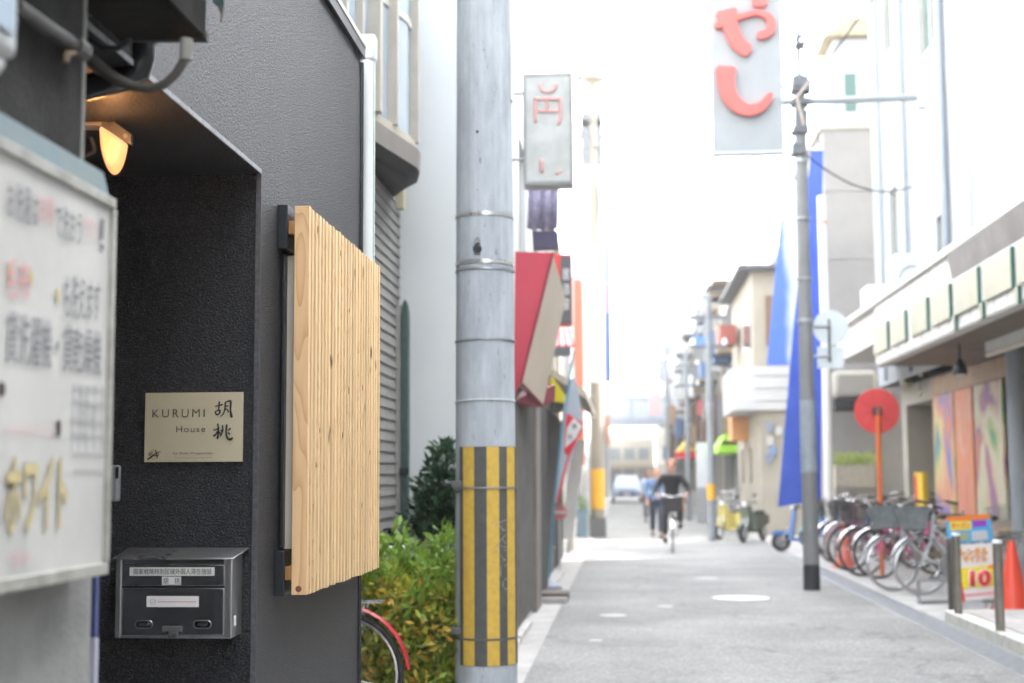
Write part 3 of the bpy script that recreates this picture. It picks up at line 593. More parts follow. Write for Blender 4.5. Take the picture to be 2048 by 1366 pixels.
def mp_(name, m, u0, v0, u1, v1, d, th, bev=.0006, parent=mbx):
    a, b_ = C3(u0, v1, MY), C3(u1, v0, MY); return MB().box(a.x, b_.x, MY - d - th, MY - d, a.z, b_.z).build(name, m, parent, bevel=bev)
flap = mp_('flap', STEEL_D, 58, 872, 541, 968, .0003, .004, .001)
mp_('top_strip', STEEL_D, 58, 845, 541, 868, .0003, .003)
dor = mp_('collection_door', STEEL_D, 59, 982, 539, 1201, .0003, .004, .0015)
mp_('seam', BLACKM, 57, 970, 541, 980, .0002, .0012, 0)
mp_('left_stile', STEEL, 24, 846, 55, 1212, .0003, .003)
lab = mp_('label_strip', WHITE, 95, 882, 495, 922, .0045, .0006, 0, flap); lb2 = mp_('label_strip', WHITE, 247, 926, 337, 965, .0045, .0006, 0, flap)
lb3 = mp_('label_strip', WHITE, 175, 1018, 421, 1069, .0045, .0006, 0, dor)
def mtx(s, u0, v0, u1, v1, par, m=INK, off=0):
    a, b_ = C3(u0, v1, MY - .0055), C3(u1, v0, MY - .0055); text(s, m, par, a, (b_.x - a.x, 0, 0), (0, 0, b_.z - a.z), offset=off, extr=.0003)
mtx('国家戦略特別区域外国人滞在施設', 112, 888, 480, 916, flap); mtx('胡　桃', 252, 931, 331, 961, flap)
rl = MB(); a, b_ = C3(228, 1046, MY), C3(410, 1043, MY); rl.box(a.x, b_.x, MY - .0056, MY - .0052, a.z, b_.z); rl.build('red_line', flat('thin_pink_line', (.6, .15, .25), .6), dor)
c_ = C3(202, 1045, MY - .0055); sg = MB().ring(c_, .0082, .0005, n=24, m=4)
for dz in (-.002, .0015): sg.tube([c_ + Vector((-.006, 0, dz)), c_ + Vector((.006, 0, dz + .001))], .0004, 4)
sg.build('stamp_mark', INKG, dor)
for u in (159, 435):
    c_ = C3(u, 1152, MY - .0045); w = .0155; pts = []
    for i in range(25):
        t = 2 * math.pi * i / 24; pts.append(c_ + Vector((.0095 * math.cos(t) + (w if math.cos(t) > 0 else -w), 0, .0105 * math.sin(t))))
    MB().tube(pts, .0016, 6).build('finger_slot', STEEL, dor)
    poly = [p + Vector((0, .0009, 0)) for p in pts[:-1]]; MB().prism(poly, (0, -.0007, 0)).build('slot_recess', BLACKM, dor)
    MB().box(c_.x - .014, c_.x + .016, c_.y - .0035, c_.y - .0008, c_.z - .003, c_.z + .005).build('slot_rod', STEEL_D, dor, bevel=.0008)
ltc = mp_('latch', mat('latch_cast_metal', (.22, .225, .23), .35, metal=.6), 252, 1158, 344, 1184, .0045, .012, .002)
mp_('latch_tongue', mat('latch_cast_metal', (.22, .225, .23), .35, metal=.6), 278, 1186, 326, 1213, .0042, .008, .003)
p = C3(300, 1206, MY - .0125); MB().cyl(p, p + Vector((0, -.0012, 0)), .0022, n=10).build('keyhole', BLACKM, mbx)
MB().box(x1 + .0003, x1 + .001, JY - .085, JY - .065, C3(585, 1158, JY - .08).z, C3(585, 1112, JY - .08).z).build('barcode_sticker', WHITE, mbx)

# ------------------------------------------------------------------ window with cedar slat screen
wn_ = thing('screened_window', 'black framed window box behind the cedar slat screen', 'window', (WX, 5.0, 1.4))
zlo, zhi = aY(560, 1190, 4.42).z, aY(560, 415, 4.42).z
ZB0, ZB1 = aY(580, 1190, 4.39).z, aY(585, 412, 4.39).z
for (pa, pb) in ((415, 502), (1100, 1190)):
    za, zb_ = aY(560, pb, 4.42).z, aY(560, pa, 4.42).z
    MB().box(WX - .0, WX + .032, 4.37, 5.78, za, zb_).build('bracket_rail', BLACKM, wn_, bevel=.003)
MB().box(WX + .003, WX + .014, 4.42, 4.455, aY(560, 1098, 4.42).z, aY(560, 504, 4.42).z).build('frame', BLACKM, wn_, bevel=.003)
MB().box(WX + .003, WX + .022, 5.70, 5.735, aY(560, 1098, 4.42).z, aY(560, 504, 4.42).z).build('frame', BLACKM, wn_, bevel=.003)
MB().box(WX + .003, WX + .038, 4.457, 5.698, aY(560, 1099, 4.42).z, aY(560, 508, 4.42).z).build('pane', mat('frosted_beige_pane', (.62, .58, .50), .5, ns=2, na=.1), wn_)
sc = thing('slat_screen', 'new cedar slat screen of vertical boards standing off the black wall', 'screen', (-1.0, 5.05, ZB0))
XF, XB = -.982, -1.030
for z in (aY(575, 460, 4.42).z, aY(575, 1145, 4.42).z):
    MB().box(-1.047, XB - .0005, 4.375, 5.70, z - .021, z + .021).build('batten', BATTEN, sc, bevel=.002)
NS = 25; pitch = 1.30 / (NS - 1)
zc = (ZB0 + ZB1) / 2
bs = MB().box(XB, XF, 4.39, 4.418, ZB0, ZB1).build('slat', CEDAR_END, sc, bevel=.0015, origin=(XB, 4.39, zc), label='outermost slat, wide face with cathedral grain and a knot at its foot')
sm = MB().box(0, XF - XB - .001, 0, .024, -(ZB1 - ZB0) / 2, (ZB1 - ZB0) / 2).mesh('slat'); sm.materials.append(CEDAR)
for k in range(1, NS):
    o = bpy.data.objects.new('slat', sm); COL.objects.link(o); o.parent = sc
    o.location = Vector((XB + random.uniform(-.001, .001), 4.39 + k * pitch, zc + random.uniform(-.0025, .0025))) - Vector(sc.location)
    bv = o.modifiers.new('edge', 'BEVEL'); bv.width = .0012; bv.segments = 1
# knots on the slats: little dark plugs
kp = MB().lathe((0, 0, 0), [(.008, 0), (.0065, .0006)], 9); kp.v = [(z, x * .62, y * 1.5) for x, y, z in kp.v]; km = kp.mesh('knot'); km.materials.append(flat('dark_knot', (.035, .018, .01), .7))
for px, py in ((637, 460), (680, 505), (710, 545), (697, 620), (660, 715), (697, 780), (637, 860), (683, 870), (633, 930), (728, 815), (741, 740), (726, 1010), (658, 860), (742, 905), (724, 775)):
    q = aX(px, py, XF); k = round((q.y - 4.39 - .0145) / pitch); k = max(1, min(NS - 1, k))
    o = bpy.data.objects.new('knot', km); COL.objects.link(o); o.parent = sc; o.location = Vector((XF + .0002, 4.39 + k * pitch + .0145, q.z)) - Vector(sc.location); o.scale = (1, 1, random.uniform(.7, 1.3))
p = aY(597, 1178, 4.39); kk = MB().lathe((0, 0, 0), [(.010, 0), (.008, .0006)], 12); kk.v = [(p.x + x, 4.3897 - z, p.z + y) for x, y, z in kk.v]; kk.build('knot', flat('red_brown_knot', (.20, .07, .03), .6), sc)

# white downpipe with elbow at the corner
wp = thing('white_downpipe', 'white square cornered rain pipe running down beside the black wall', 'drain pipe', (-1.0, 5.9, 0))
def WPp(px, py): return aY(px, py, 5.92)
xc = WPp(735, 300).x
zt_ = WPp(735, 72).z
MB().tube([(xc, 5.92, 1.06), (xc, 5.92, zt_ - .06)], .032, 20).build('pipe', WHITEP, wp)
MB().box(xc - .036, xc + .036, 5.885, 5.957, zt_ - .115, zt_).build('elbow', WHITEP, wp, bevel=.012)
MB().box(xc - .09, xc - .034, 5.892, 5.950, zt_ - .07, zt_ - .008).build('elbow_inlet', WHITEP, wp, bevel=.01)
MB().cyl((xc, 5.92, 1.1), (xc, 5.92, 1.13), .034, n=20).build('collar', WHITEP, wp)
MB().tube([(xc + .0315, 5.905, 1.08), (xc + .0295, 5.905, zt_ - .12)], .003, 6).build('seam', flat('pipe_seam', (.5, .62, .5), .5), wp)
tp = thing('black_corner_pipe', 'thin black pipe down the end of the black wall beside the hedge', 'drain pipe', (-1.06, 5.86, 0))
MB().cyl((WX + .002, EYB + .012, 0), (WX + .002, EYB + .012, TOP - .06), .010, n=12).build('pipe', GBL, tp)

# ------------------------------------------------------------------ grey sided house with bow window
SX = -1.60
sh = thing('grey_house', 'grey clapboard house with a bow window above the hedge', 'building', (-4, 8, 0))
MB().box(-6, SX - .02, 6.0, 10.18, 0, 9).build('core_wall', GREYW, sh)
bm_ = MB().prism([(0, 0, 0), (.020, 0, 0), (.008, 0, .073), (0, 0, .073)], (0, 4.16, 0)).mesh('siding_board'); bm_.materials.append(GREYW)
for k in range(118):
    o = bpy.data.objects.new('siding_board', bm_); COL.objects.link(o); o.parent = sh; o.location = Vector((SX - .02, 6.01, .05 + k * .0745)) - Vector(sh.location)
by = [(-1.60, 7.6), (-1.475, 8.45), (-1.345, 9.10), (-1.345, 9.26), (-1.41, 9.58), (-1.60, 9.88)]
def bayring(o_, z): return [(x + (o_ if x > -1.59 else 0), y + (-o_ * .5 if i < 2 else o_), z) for i, (x, y) in enumerate(by)]
zb0 = 3.39
MB().hull(bayring(-.05, zb0 - .05), bayring(.012, zb0)).build('bay_underside', flat('bay_soffit', (.022, .021, .02), .6, spec=.2), sh)
MB().hull(bayring(.015, zb0 + .001), bayring(.02, zb0 + .13)).build('bay_base', BAYM, sh)
MB().hull(bayring(-.01, zb0 + .131), bayring(-.01, zb0 + .20)).build('bay_sill', TANF, sh)
MB().hull(bayring(-.045, zb0 + .201), bayring(-.045, 6.2)).build('bay_glass', GLASSB, sh)
wn2 = MB()
def post(x, y, w=.028): wn2.box(x - w, x + w, y - w, y + w, zb0 + .2, 6.2)
for i in range(3):
    (xa, ya), (xb, yb) = by[i], by[i + 1]
    for t in ((0, .33, .66) if i == 0 else (0, .5) if i == 1 else (1,)): post(xa + (xb - xa) * t - .02, ya + (yb - ya) * t, .03 if t else .045)
wn2.build('bay_posts', TANF, sh)
for z in (4.35, 5.2):
    MB().hull(bayring(-.035, z), bayring(-.035, z + .05)).build('bay_transom', flat('pale_transom', (.5, .5, .46), .4), sh)
MB().hull(bayring(.02, 6.2), bayring(.02, 6.4)).build('bay_roof', BAYM, sh)
# upper window over the parapet
a = aY(652, 60, 7.3)
for k in range(3):
    y = 6.1 + k * .52; MB().box(SX + .03, SX + .09, y, y + .05, 2.9, 6.2).build('window_post', TANF, sh)
MB().box(SX + .02, SX + .05, 6.15, 7.15, 2.95, 6.2).build('pane', mat('pale_curtained_pane', (.42, .40, .34), .2, ns=2), sh)
MB().box(SX + .03, SX + .11, 6.1, 7.2, 3.42, 3.50).build('window_sill', flat('pale_transom', (.5, .5, .46), .4), sh)
el = thing('conduit_box', 'small cream cable box on the corner of the grey house under its bow window', 'cable box', (-1.5, 10.1, 3.4))
a = aY(800, 385, 10.0)
MB().box(a.x - .03, a.x + .03, 9.98, 10.06, a.z - .12, a.z + .06).build('box', flat('cream_box', (.55, .5, .36), .5), el, bevel=.006)
MB().tube([(a.x + .02, 10.0, a.z + .05), (a.x + .04, 10.02, a.z + .2), (a.x, 10.05, a.z + .4)], .008, 6).build('cable', flat('dark_cable', (.1, .1, .1), .6), el)

# ------------------------------------------------------------------ white building behind the pole, with shop front beyond
LX = -.95
wbq = [(13.2, 14.2, 3.4, 4.6), (15.2, 16.2, 3.4, 4.6)]
wbld = house('white_building', 'tall plain white building directly behind the big utility pole', 'building', LX, 1, 10.2, 17.4, 9.0, WHITEW, wbq, pm=GLASSB)
sh_ = MB()
for k in range(60): sh_.box(LX + .004, LX + .018, 11.6, 14.6, .06 + k * .035, .06 + k * .035 + .028)
sh_.build('roller_shutter', mat('grey_shutter', (.20, .19, .18), .5, ns=4), wbld)
MB().box(LX + .003, LX + .06, 14.62, 15.4, 0, 2.25).build('shop_post', mat('taupe_panel', (.22, .19, .17), .6, ns=3), wbld)
MB().box(LX + .003, LX + .03, 15.42, 17.3, .05, 2.2).build('shop_opening', DARKIN, wbld)
lt = MB()
for k in range(26): lt.box(LX + .02, LX + .032, 11.6 + k * .115, 11.6 + k * .115 + .02, .06, 2.2)
lt_o = lt.build('shutter_guide_bars', mat('grey_shutter', (.20, .19, .18), .5, ns=4), wbld); lt_o['kind'] = 'stuff'
for k, (px, py, w, h_, c_, lb) in enumerate(((1133, 1100, .35, .5, (.60, .58, .52), 'white plastic crate stacked by the shop opening behind the banner'), (1128, 1104, .3, .9, (.45, .33, .22), 'tan cardboard carton standing by the shop opening'), (1158, 1075, .4, .6, (.20, .30, .36), 'blue grey bin near the beige pole'), (1171, 1062, .35, .4, (.55, .50, .42), 'cream box before the beige house'), (1090, 1150, .22, .35, (.50, .48, .44), 'pale box beside the blue grey post'))):
    q = aZ(px, py); t_ = thing('storage_box', lb, 'box', (q.x, q.y, 0)); m_ = flat('goods_%d' % k, c_, .6); MB().box(q.x - w / 2, q.x + w / 2, q.y, q.y + w, 0, h_).build('box_body', m_, t_, bevel=.02); MB().box(q.x - w / 2 - .02, q.x + w / 2 + .02, q.y - .02, q.y + w + .02, h_ + .001, h_ + .04).build('lid', flat('goods_lid_%d' % k, tuple(x * .7 for x in c_), .6), t_, bevel=.01)
dpn = thing('grey_round_post', 'slim blue grey pipe post beside the dark shop opening', 'post', tuple(aZ(1084, 1150)))
q = aZ(1084, 1158); MB().cyl((q.x, q.y, 0), (q.x, q.y, 2.35), .042, n=14).build('post', flat('blue_grey_paint', (.26, .29, .34), .5), dpn)
MB().cyl((q.x, q.y, 1.2), (q.x, q.y, 1.23), .052, n=14).build('clamp', GALV, dpn)
bd = thing('beige_door_panel', 'tall beige panel leaning on the white wall beside the grey siding', 'panel', (-1.6, 10.1, 0))
a, b_ = aY(779, 1090, 10.05), aY(803, 610, 10.05); MB().box(a.x, b_.x, 10.02, 10.10, 0, b_.z).build('panel', flat('beige_panel', (.42, .40, .37), .6), bd, bevel=.004)
gb = thing('green_board', 'narrow dark green board with a rounded top against the white wall', 'board', (-1.55, 10.0, 0))
a, b_ = aY(804, 1000, 10.05), aY(818, 600, 10.05)
MB().hull([(a.x + (b_.x - a.x) * u, 10.0, z) for u, z in ((0, 0), (1, 0), (1, b_.z - .1), (.8, b_.z - .03), (.5, b_.z), (.2, b_.z - .03), (0, b_.z - .1))], [(a.x + (b_.x - a.x) * u, 10.09, z) for u, z in ((0, 0), (1, 0), (1, b_.z - .1), (.8, b_.z - .03), (.5, b_.z), (.2, b_.z - .03), (0, b_.z - .1))]).build('board', mat('dark_green_paint', (.035, .07, .065), .5, c2=(.06, .10, .09), ns=22), gb)
MB().box(a.x - .01, b_.x + .01, 9.99, 9.999, 1.38, 1.43).build('strap', BLACKM, gb)
gl = thing('garden_light', 'black louvred lamp head on a white post rising from the hedge', 'garden light', (-1.45, 9.3, 0))
p = aY(784, 1090, 9.2); gx = p.x
for k in range(4): MB().lathe((gx, 9.2, p.z + .005 + k * .03), [(.052, 0), (.058, .006), (.052, .012)], 20).build('louvre', BLACKM, gl)
MB().cyl((gx, 9.2, p.z - .01), (gx, 9.2, p.z + .11), .030, n=16).build('lamp_core', BLACKR, gl)
MB().lathe((gx, 9.2, 0), [(.085, 0), (.085, p.z - .02), (.08, p.z - .004)], 20).build('post', WHITEP, gl)
p = aY(845, 1078, 9.6); pj = thing('white_pillar', 'low white round pillar in the hedge below the dark shrub', 'pillar', (p.x, 9.6, 0))
MB().lathe((p.x, 9.6, 0), [(.07, 0), (.07, p.z), (.06, p.z + .02)], 18).build('pillar_body', WHITEP, pj)

# hedge and dark shrub
HL = mat_leaf('hedge_leaf', [(.08, .17, .02), (.26, .38, .05), (.36, .48, .07), (.18, .30, .04), (.46, .50, .07), (.30, .44, .06), (.50, .36, .05), (.34, .46, .08)])
DL = mat_leaf('dark_leaf_shrub', [(.012, .045, .022), (.025, .08, .035), (.04, .10, .04), (.02, .06, .03)], rough=.3, trans=.15)
hd = thing('hedge', 'yellow green hedge with orange tinged leaves between the black wall and the pole', 'hedge', (-1.25, 8.3, 0))
lob = []
for k in range(26):
    x = random.uniform(-1.55, -1.0); y = random.uniform(7.9, 8.75); top = aY(830, 1095, 8.3).z + random.uniform(-.16, .05) - max(0, -1.08 - x) * .30
    r = random.uniform(.14, .22); lob.append(((x, y, top - r), (r, r, r * .9))); lob.append(((x, y, top - .45 - random.random() * .2), (r * 1.1, r, .32)))
leaves('foliage', HL, hd, lob, 13000, .060, slender=.36)
leaves('orange_tips', mat_leaf('hedge_tip', [(.62, .42, .05), (.66, .30, .05), (.62, .55, .08), (.40, .50, .07)]), hd, [((random.uniform(-1.5, -.95), random.uniform(7.75, 7.95), random.uniform(.15, .75)), (.10, .08, .10)) for _ in range(18)], 420, .05)['kind'] = 'stuff'
HLT = mat_leaf('hedge_sprig', [(.17, .30, .03), (.26, .40, .06), (.20, .34, .05)])
leaves('top_sprigs', HLT, hd, [((random.uniform(-1.5, -.98), random.uniform(7.75, 8.5), aY(830, 1095, 8.3).z + random.uniform(-.30, .06)), (.06, .06, .09)) for _ in range(34)], 1300, .06)
sm_ = MB()
for k in range(30): x, y = random.uniform(-1.5, -1.02), random.uniform(8, 8.6); sm_.tube([(x, y, 0), (x + random.uniform(-.06, .06), y, .4), (x + random.uniform(-.1, .1), y + .03, .85)], [.010, .007, .004], 5)
sm_.build('stem', flat('hedge_stem', (.12, .08, .05), .8), hd)
ds = thing('dark_shrub', 'dark glossy leaved shrub rising behind the hedge against the white wall', 'shrub', (-1.25, 9.6, 0))
dl = []
for cx, cy, r in ((880, 985, .17), (868, 1040, .16), (895, 935, .12), (890, 1060, .2), (858, 1010, .10), (885, 905, .08), (905, 1000, .16), (850, 1070, .12)):
    q = aY(cx, cy, 9.6); dl.append((tuple(q), (r, r, r * 1.05)))
leaves('foliage', DL, ds, dl, 2300, .065)
sm_ = MB()
for k in range(6): q = dl[k][0]; sm_.tube([(-1.22 + k * .01, 9.6, 0), (-1.22, 9.6, .7), q], [.016, .012, .005], 6)
sm_.build('stem', flat('hedge_stem', (.12, .08, .05), .8), ds)

# ------------------------------------------------------------------ the big concrete pole
PX = -.768; PYc = 7.95
up = thing('utility_pole', 'big round concrete utility pole with yellow and black striped marker, centre of the picture', 'utility pole', (PX, PYc, 0))
def pr(z): return .1735 - .0042 * z
NP = 56
MB().lathe((PX, PYc, -.2), [(pr(-.2), 0), (pr(2.2), 2.4), (pr(5), 5.2), (pr(9), 9.2)], NP).build('shaft', POLE, up)
def pz(py): return aY(965, py, PYc - .17).z
def band(py, h, name, m, t=.004, tilt=0, r=None):
    z = pz(py); mb = MB(); rr = pr(z) + .001
    A = []; n = 48
    for i in range(n):
        a_ = 2 * math.pi * i / n; zz = z + tilt * math.sin(a_ + 1.2)
        for q, dz in ((rr, -h / 2), (rr, h / 2), (rr + t, h / 2), (rr + t, -h / 2)): A.append((PX + q * math.sin(a_), PYc - q * math.cos(a_), zz + dz))
    mb.add(A, [(i * 4 + k, i * 4 + (k + 1) % 4, ((i + 1) % n) * 4 + (k + 1) % 4, ((i + 1) % n) * 4 + k) for i in range(n) for k in range(4)])
    return mb.build(name, m, up)
band(425, .020, 'steel_band', STEEL); band(521, .022, 'steel_band', STEEL); band(535, .011, 'steel_band', GALV, .005)
band(678, .008, 'wire_tie', GALV, .006, .003); band(801, .006, 'wire_tie', flat('white_wire', (.75, .76, .76), .4), .006, .008); band(977, .008, 'wire_tie', GALV, .011, .004)
z0_, z1_ = pz(1333), pz(893)
mk = MB().arc((PX, PYc), pr(1.2) + .003, z0_, z1_, -50, 230, .0025, 50).build('marker_sheet', GRYS, up)
for a0, a1 in ((-39.5, -15.8), (7.5, 30.5), (48, 72), (95, 118), (141, 164)): MB().arc((PX, PYc), pr(1.2) + .0057, z0_ + .001, z1_ - .001, a0, a1, .0006, 8).build('yellow_stripe', YEL, mk)
def PT_(ang, z, r): a_ = R(ang); return Vector((PX + r * math.sin(a_), PYc - r * math.cos(a_), z))
# graffiti running down the sheet, built stroke by stroke on the curved sheet
gz0 = pz(1040); gr_ = MB()
def gs(pts):
    gr_.tube([PT_(50 - (v_ / 24) * 38, gz0 - u_ * .00228, pr(1.2) + .0068) for u_, v_ in pts], .0024, 5)
for s_ in ([(0, 2), (8, 14), (18, 18)], [(6, 22), (26, 4)], [(14, 12), (28, 6)], [(36, 4), (60, 16)], [(60, 16), (66, 2)], [(46, 8), (58, 4)], [(72, 2), (74, 18)], [(74, 18), (96, 4)], [(96, 4), (100, 20)], [(108, 2), (110, 20)], [(109, 11), (134, 11)], [(140, 2), (152, 18)], [(152, 18), (166, 2)], [(146, 8), (160, 8)]): gs(s_)
gr_.build('graffiti', flat('scratched_grey', (.30, .30, .31), .7), up)
# bolt hole and recessed nut
def disc(ang, py, r, name, m, d=.002):
    z = pz(py); rr = pr(z); c0 = PT_(ang, z, rr - .004); c1 = PT_(ang, z, rr + d); MB().cyl(c0, c1, r, n=16).build(name, m, up)
disc(-9, 262, .0085, 'bolt_hole', BLACKR, .0012); disc(-9, 379, .004, 'rust_spot', flat('rust', (.35, .10, .04), .8), .0012)
z = pz(490); MB().hull([PT_(-15 + a_, z + dz, pr(z) + .0012) for a_, dz in ((0, -.055), (12, -.055), (12, .025), (9, .045), (3, .045), (0, .025))], [PT_(-15 + a_, z + dz, pr(z) + .004) for a_, dz in ((0, -.055), (12, -.055), (12, .025), (9, .045), (3, .045), (0, .025))]).build('socket_plate', mat('socket_plate', (.25, .27, .26), .5, ns=30), up)
disc(-9, 497, .024, 'step_bolt_socket', mat('dark_socket', (.03, .032, .04), .5), .012); disc(-9, 483, .011, 'step_bolt', GALV, .018)
for py in (968, 1264):
    z = pz(py); c0 = PT_(-58, z, pr(z) + .012)
    MB().box(c0.x - .028, c0.x + .03, c0.y - .03, c0.y + .02, z - .018, z + .018).build('clamp', mat('grimy_clamp', (.14, .145, .15), .5, metal=.5, ns=30), up, bevel=.004)
    MB().cyl(c0 + Vector((-.062, -.01, .006)), c0 + Vector((.02, -.01, .006)), .009, n=8).build('clamp_bolt', mat('weathered_bolt', (.16, .165, .17), .6, metal=.4), up)
    MB().cyl(c0 + Vector((-.062, -.01, .006)), c0 + Vector((-.048, -.01, .006)), .017, n=6).build('clamp_nut', mat('weathered_bolt', (.16, .165, .17), .6, metal=.4), up)
    band(py + 16, .012, 'clamp_strap', mat('grimy_clamp', (.14, .145, .15), .5), .003)
z = pz(130); MB().arc((PX, PYc), pr(z) + .002, pz(188), pz(78), 74, 100, .006, 6).build('highlight_strip', WHITEP, up)  # white sheet imitating the bright highlight on the shaft's right edge

# ------------------------------------------------------------------ bicycles
BIKE = {}
def bpart(name, key, parent, m, fn):
    if key not in BIKE: mb = MB(); fn(mb); BIKE[key] = mb.mesh(name); BIKE[key].materials.append(None)
    o = bpy.data.objects.new(name, BIKE[key]); COL.objects.link(o); o.parent = parent
    o.material_slots[0].link = 'OBJECT'; o.material_slots[0].material = m; return o
TYRE = flat('bicycle_tyre', (.025, .025, .025), .8); TYREG = flat('grey_tyre', (.30, .30, .30), .7); CHROME = mat('chrome', (.62, .63, .65), .2, metal=1, ns=5, na=.1)
SADD = flat('black_saddle', (.02, .02, .022), .45)
def f_spokes(mb):
    for k in range(28):
        a_ = 2 * math.pi * k / 28; s_ = .02 if k % 2 else -.02; mb.cyl((.02 * math.cos(a_ + .5), s_, .02 * math.sin(a_ + .5)), (.30 * math.cos(a_), 0, .30 * math.sin(a_)), .0011, n=3)
    mb.cyl((0, -.045, 0), (0, .045, 0), .017, n=10)
def f_basket(mb):
    T = [(.46, -.17, .99), (.76, -.20, .99), (.76, .20, .99), (.46, .17, .99)]; Bt = [(.50, -.12, .74), (.70, -.14, .74), (.70, .14, .74), (.50, .12, .74)]
    for i in range(4):
        j = (i + 1) % 4
        for k in range(9):
            t = k / 9; mb.cyl(Vector(T[i]).lerp(Vector(T[j]), t), Vector(Bt[i]).lerp(Vector(Bt[j]), t), .003, n=4)
        for r_ in range(6):
            t = r_ / 5; mb.cyl(Vector(T[i]).lerp(Vector(Bt[i]), t), Vector(T[j]).lerp(Vector(Bt[j]), t), .0055 if r_ == 0 else .003, n=4)
def f_frame(mb):
    mb.tube([(.37, 0, .92), (.42, 0, .64)], .019, 8); mb.tube([(.41, 0, .70), (.27, 0, .50), (.10, 0, .36), (-.08, 0, .29)], .018, 8); mb.tube([(.395, 0, .78), (.2, 0, .60), (-.16, 0, .48)], .013, 8)
    mb.tube([(-.08, 0, .29), (-.22, 0, .76)], .016, 8)
    for s_ in (-1, 1): mb.tube([(-.08, .02 * s_, .29), (-.53, .055 * s_, .33)], .010, 6); mb.tube([(-.19, .02 * s_, .66), (-.53, .055 * s_, .33)], .008, 6)
def bicycle(label, loc, rot, paint, tyre=TYRE, basket='wire', lean=.12, basket_m=None, fend=None, saddle=SADD, group='bicycles parked along the shop front', steer=0):
    r = thing('bicycle', label, 'bicycle', loc, group); r.rotation_euler = (lean, 0, rot)
    fend = fend or CHROME
    bpart('frame', 'frame', r, paint, f_frame)
    for nm, x in (('front', .56), ('rear', -.53)):
        w = bpart('wheel', 'spokes', r, CHROME, f_spokes); w.location = (x, 0, .33)
        if nm == 'front': w.rotation_euler = (0, 0, steer)
        bpart('tyre', 'tyre', w, tyre, lambda mb: mb.ring((0, 0, 0), .315, .018, n=40, m=8)); bpart('rim', 'rim', w, CHROME, lambda mb: mb.ring((0, 0, 0), .294, .009, n=40, m=6))
        def ff(mb, x=x):
            a0, a1 = (R(20), R(165)) if x > 0 else (R(-10), R(175)); P0 = []
            n = 18
            vs = []
            for i in range(n + 1):
                t = a0 + (a1 - a0) * i / n
                for rr, yy in ((.352, -.028), (.364, -.012), (.364, .012), (.352, .028), (.348, .02), (.356, 0), (.348, -.02)): vs.append((x + rr * math.cos(t) * (1), yy, .33 + rr * math.sin(t)))
            mb.add(vs, [(i * 7 + k, i * 7 + (k + 1) % 7, (i + 1) * 7 + (k + 1) % 7, (i + 1) * 7 + k) for i in range(n) for k in range(7)])
        bpart('fender', 'fender' + nm, r, fend, ff)
    bpart('fork', 'fork', r, paint, lambda mb: [mb.tube([(.42, .02 * s_, .70), (.44, .05 * s_, .60), (.56, .055 * s_, .33)], .010, 6) for s_ in (-1, 1)])
    bpart('handlebar', 'bar', r, CHROME, lambda mb: (mb.tube([(.20, -.27, 1.02), (.33, -.25, 1.05), (.40, -.10, 1.03), (.38, 0, 1.0), (.40, .10, 1.03), (.33, .25, 1.05), (.20, .27, 1.02)], .011, 8), mb.tube([(.37, 0, .90), (.375, 0, 1.01)], .013, 8)))
    for s_ in (-1, 1): bpart('grip', 'grip%d' % s_, r, SADD, lambda mb: mb.tube([(.17, .272 * s_, 1.015), (.30, .255 * s_, 1.045)], .016, 8))
    bpart('saddle', 'saddle', r, saddle, lambda mb: (mb.ball((-.27, 0, .87), (.12, .10, .04), 14, 8), mb.ball((-.14, 0, .87), (.13, .035, .028), 10, 6), mb.cyl((-.22, 0, .74), (-.25, 0, .86), .013, n=8)))
    bpart('chain_guard', 'guard', r, fend, lambda mb: (mb.prism([(-.02, .06, .34), (-.02, .06, .25), (-.50, .06, .30), (-.50, .06, .37)], (0, .012, 0)), mb.cyl((-.07, .055, .29), (-.07, .07, .29), .10, n=20)))
    bpart('crank', 'crank', r, CHROME, lambda mb: (mb.tube([(-.08, -.08, .29), (.02, -.085, .16)], .009, 6), mb.tube([(-.08, .09, .29), (-.18, .095, .42)], .009, 6), mb.cyl((-.08, -.08, .29), (-.08, .09, .29), .014, n=8)))
    for q in ((.02, -.13, .16), (-.18, .14, .42)): bpart('pedal', 'pedal%d' % (q[1] > 0), r, SADD, lambda mb: mb.box(q[0] - .045, q[0] + .045, q[1] - .045, q[1] + .045, q[2] - .012, q[2] + .012))
    bpart('rear_rack', 'rack', r, CHROME, lambda mb: (mb.tube([(-.25, -.05, .70), (-.75, -.06, .71), (-.75, .06, .71), (-.25, .05, .70)], .006, 5), [mb.cyl((-.30 - .1 * k, -.055, .708), (-.30 - .1 * k, .055, .708), .004, n=4) for k in range(5)], mb.tube([(-.66, -.06, .70), (-.53, -.07, .33)], .005, 5), mb.tube([(-.66, .06, .70), (-.53, .07, .33)], .005, 5)))
    bpart('headlight', 'light', r, SADD, lambda mb: mb.lathe((.50, .07, .60), [(.012, -.02), (.028, 0), (.03, .04)], 10))
    bpart('kickstand', 'stand', r, CHROME, lambda mb: mb.tube([(-.50, -.07, .31), (-.52, -.16, .02)], .008, 6))
    if basket == 'wire': bpart('basket', 'basket', r, basket_m or CHROME, f_basket)
    elif basket == 'solid': bpart('basket', 'solidbasket', r, basket_m, lambda mb: mb.hull([(.50, -.12, .74), (.70, -.14, .74), (.70, .14, .74), (.50, .12, .74)], [(.46, -.18, 1.0), (.77, -.21, 1.0), (.77, .21, 1.0), (.46, .18, 1.0)]))
    return r
PB = {k: flat('bike_%s' % k, c, .3) for k, c in dict(black=(.02, .02, .025), pink=(.72, .08, .32), silver=(.55, .57, .60), white=(.75, .75, .76), wine=(.22, .03, .07), blue=(.03, .16, .45), purple=(.25, .10, .30), red=(.55, .04, .03), teal=(.10, .32, .38)).items()}
GRB = mat('grey_basket_cover', (.22, .245, .26), .7, c2=(.15, .165, .17), ns=9)
